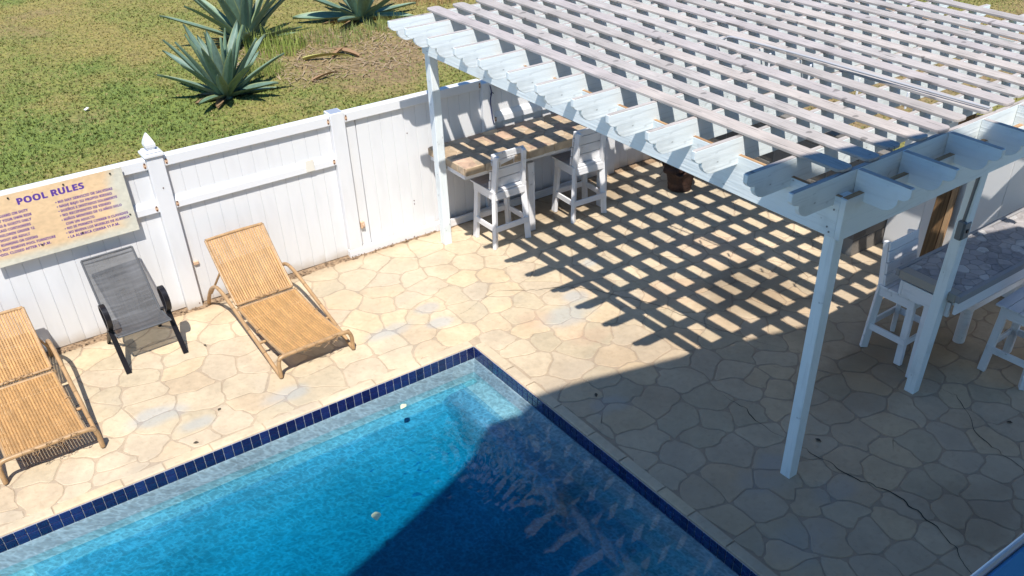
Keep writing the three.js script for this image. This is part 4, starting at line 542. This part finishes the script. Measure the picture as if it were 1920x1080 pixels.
{
  seed = 404;
  const blade = (h, lean, w) => { const a = rnd() * 6.28, pos = [], idx = [], C = Math.cos(a), S = Math.sin(a); for (let i = 0; i <= 4; i++) { const t = i / 4, r = lean * t * t, y = h * t * (1 - 0.25 * t * lean / h), ww = w * (1 - t) + 0.0005; pos.push(r * C - ww * S, y, r * S + ww * C, r * C + ww * S, y, r * S - ww * C); if (i) { const k = i * 2; idx.push(k - 2, k - 1, k, k - 1, k + 1, k); } } const g = new THREE.BufferGeometry(); g.setAttribute('position', new THREE.Float32BufferAttribute(pos, 3)); g.setIndex(idx); g.computeVertexNormals(); g.setAttribute('uv', new THREE.Float32BufferAttribute(new Float32Array(pos.length / 3 * 2), 2)); return g; };
  const clump = (label, x, z, n, R, h, col) => { const g = []; for (let i = 0; i < n; i++) { const a = rnd() * 6.28, r = R * Math.sqrt(rnd()); g.push(blade(h * rr(0.5, 1.1), rr(0.05, 0.5) * h, 0.006).translate(Math.cos(a) * r, 0, Math.sin(a) * r)); } const o = thing('grass_clump', label, 'grass clump', [x, LAWN_Y, z], 0, 'grass clumps on the lawn'); stuff(mesh('blades', g, std({ color: col, roughness: 0.7, side: THREE.DoubleSide }), o)); };
  clump('bright green tall grass clump between the two left agaves', 2.0, -9.0, 420, 0.5, 0.36, lin(0.22, 0.27, 0.05));
  clump('low green grass clump under the broad leaved agave', 3.1, -9.0, 380, 0.6, 0.2, lin(0.18, 0.21, 0.055));
  clump('green grass clump right beside the front agave rosette', 1.35, -8.0, 240, 0.32, 0.24, lin(0.19, 0.23, 0.05));
  clump('straw coloured dry grass clump behind the far corner of the pergola', 5.9, -10.6, 900, 0.9, 0.4, lin(0.34, 0.22, 0.09));
  clump('green grass clump at the trunk of the broad leaved agave', 4.1, -9.1, 260, 0.4, 0.2, lin(0.19, 0.22, 0.06));
  clump('tall green weeds at the top right corner beyond the pergola', 17, -10.5, 1500, 2.6, 0.5, lin(0.2, 0.2, 0.045));
  const yel = [lin(0.36, 0.33, 0.1), lin(0.3, 0.18, 0.09), lin(0.28, 0.17, 0.09)].map((c) => std({ color: c, roughness: 0.7, side: THREE.DoubleSide }));
  const dead = [['yellow dying agave leaf lying right of the front rosette', 2.05, -8.2, 0.75, 0.1, -0.5, 0], ['short orange brown dead agave leaf beside the yellow one', 2.5, -8.0, 0.5, 0.08, 0.6, 1], ['brown dead agave leaf curled on the bare soil', 2.9, -7.75, 0.55, 0.08, 1.9, 2], ['brown dead agave leaf in the shadow right of the front rosette', 1.7, -7.1, 0.5, 0.07, 0.2, 2]];
  for (const [t, x, z, l, w, a, k] of dead) { const o = thing('dead_leaf', t, 'dead leaf', [x, LAWN_Y, z], a, 'dead agave leaves'); mesh('blade', agaveLeaf(l, w, 0, 0.25, 0.5, 0.6), yel[k], o); }
  const dry = []; for (let i = 0; i < 900; i++) { const x = rr(0.9, 4.4), z = rr(-9.6, -6.9); if (lawnG(x, z)[1] < 0.22) continue; dry.push(bar(V(x, LAWN_Y + 0.01, z), V(x + rr(-0.14, 0.14), LAWN_Y + rr(0.01, 0.06), z + rr(-0.14, 0.14)), rr(0.004, 0.018), 0.004, 0.001)); }
  const m = mesh('dry_stalks', dry, std({ color: lin(0.34, 0.25, 0.16), roughness: 1 })); stuff(m); tag(m, 'brown dry stalks strewn over the bare soil between the agaves', 'dry stalks');
}

// ------------------------------------------------------------------ the house behind the camera, whose gable shades the deck, and its balcony
{
  const stucco = std({ color: lin(0.62, 0.58, 0.52), roughness: 0.9 }), roofM = std({ color: lin(0.2, 0.19, 0.18), roughness: 0.9 });
  const h = thing('house', 'two storey house with gabled roof whose shadow falls over the pool', 'house', [-2.867, 0, 5.33], 0.09);
  const A = 8.54, s = 0.585, Wd = 6, D = 9, th = 0.16, kl = 0.135, kr = 0.81;
  const outline = [[-Wd, A - s * Wd], [-kl, A - s * kl], [kr, A - s * kr], [Wd, A - s * Wd]], sh = new THREE.Shape(); [...outline, ...outline.slice().reverse().map(([x, y]) => [x, y - th])].forEach(([x, y], i) => i ? sh.lineTo(x, y) : sh.moveTo(x, y)); sh.closePath();
  mesh('roof', new THREE.ExtrudeGeometry(sh, { depth: D, bevelEnabled: false }), roofM, h);
  const gs = new THREE.Shape(); gs.moveTo(-5.4, 0); gs.lineTo(5.4, 0); gs.lineTo(5.4, A - th - s * 5.4 - 0.01); gs.lineTo(kr, A - th - s * kr - 0.01); gs.lineTo(-kl, A - th - s * kl - 0.01); gs.lineTo(-5.4, A - th - s * 5.4 - 0.01); gs.closePath();
  mesh('gable_wall', new THREE.ExtrudeGeometry(gs, { depth: 0.2, bevelEnabled: false }).translate(0, 0, 2.6), stucco, h);
  mesh('balcony_slab', bx(-5.2, 5.2, 2.98, 3.12, 0.95, 2.58, 0.01), stucco, h);
  const r = thing('balcony_railing', 'blue painted balcony railing cap with a pale strip painting its lit edge in the bottom right corner', 'railing', [0, 0, 0]);
  mesh('cap', bx(-6.6, 2.6, 4.065, 4.1, 6.027, 6.17, 0.006), std({ color: lin(0.1, 0.4, 0.72), roughness: 0.5 }), r);
  mesh('lit_edge_strip', bx(-6.6, 2.6, 4.06, 4.102, 6.018, 6.0265, 0.003), std({ color: lin(0.72, 0.84, 0.98), roughness: 0.5 }), r);  // pale colour stands in for light caught on the rounded cap edge
  for (let i = 0; i < 31; i++) mesh('baluster', bx(-6.5 + i * 0.3, -6.46 + i * 0.3, 3.13, 4.063, 6.08, 6.12, 0.003), M.paint, r);
}
renderer.render(scene, camera);
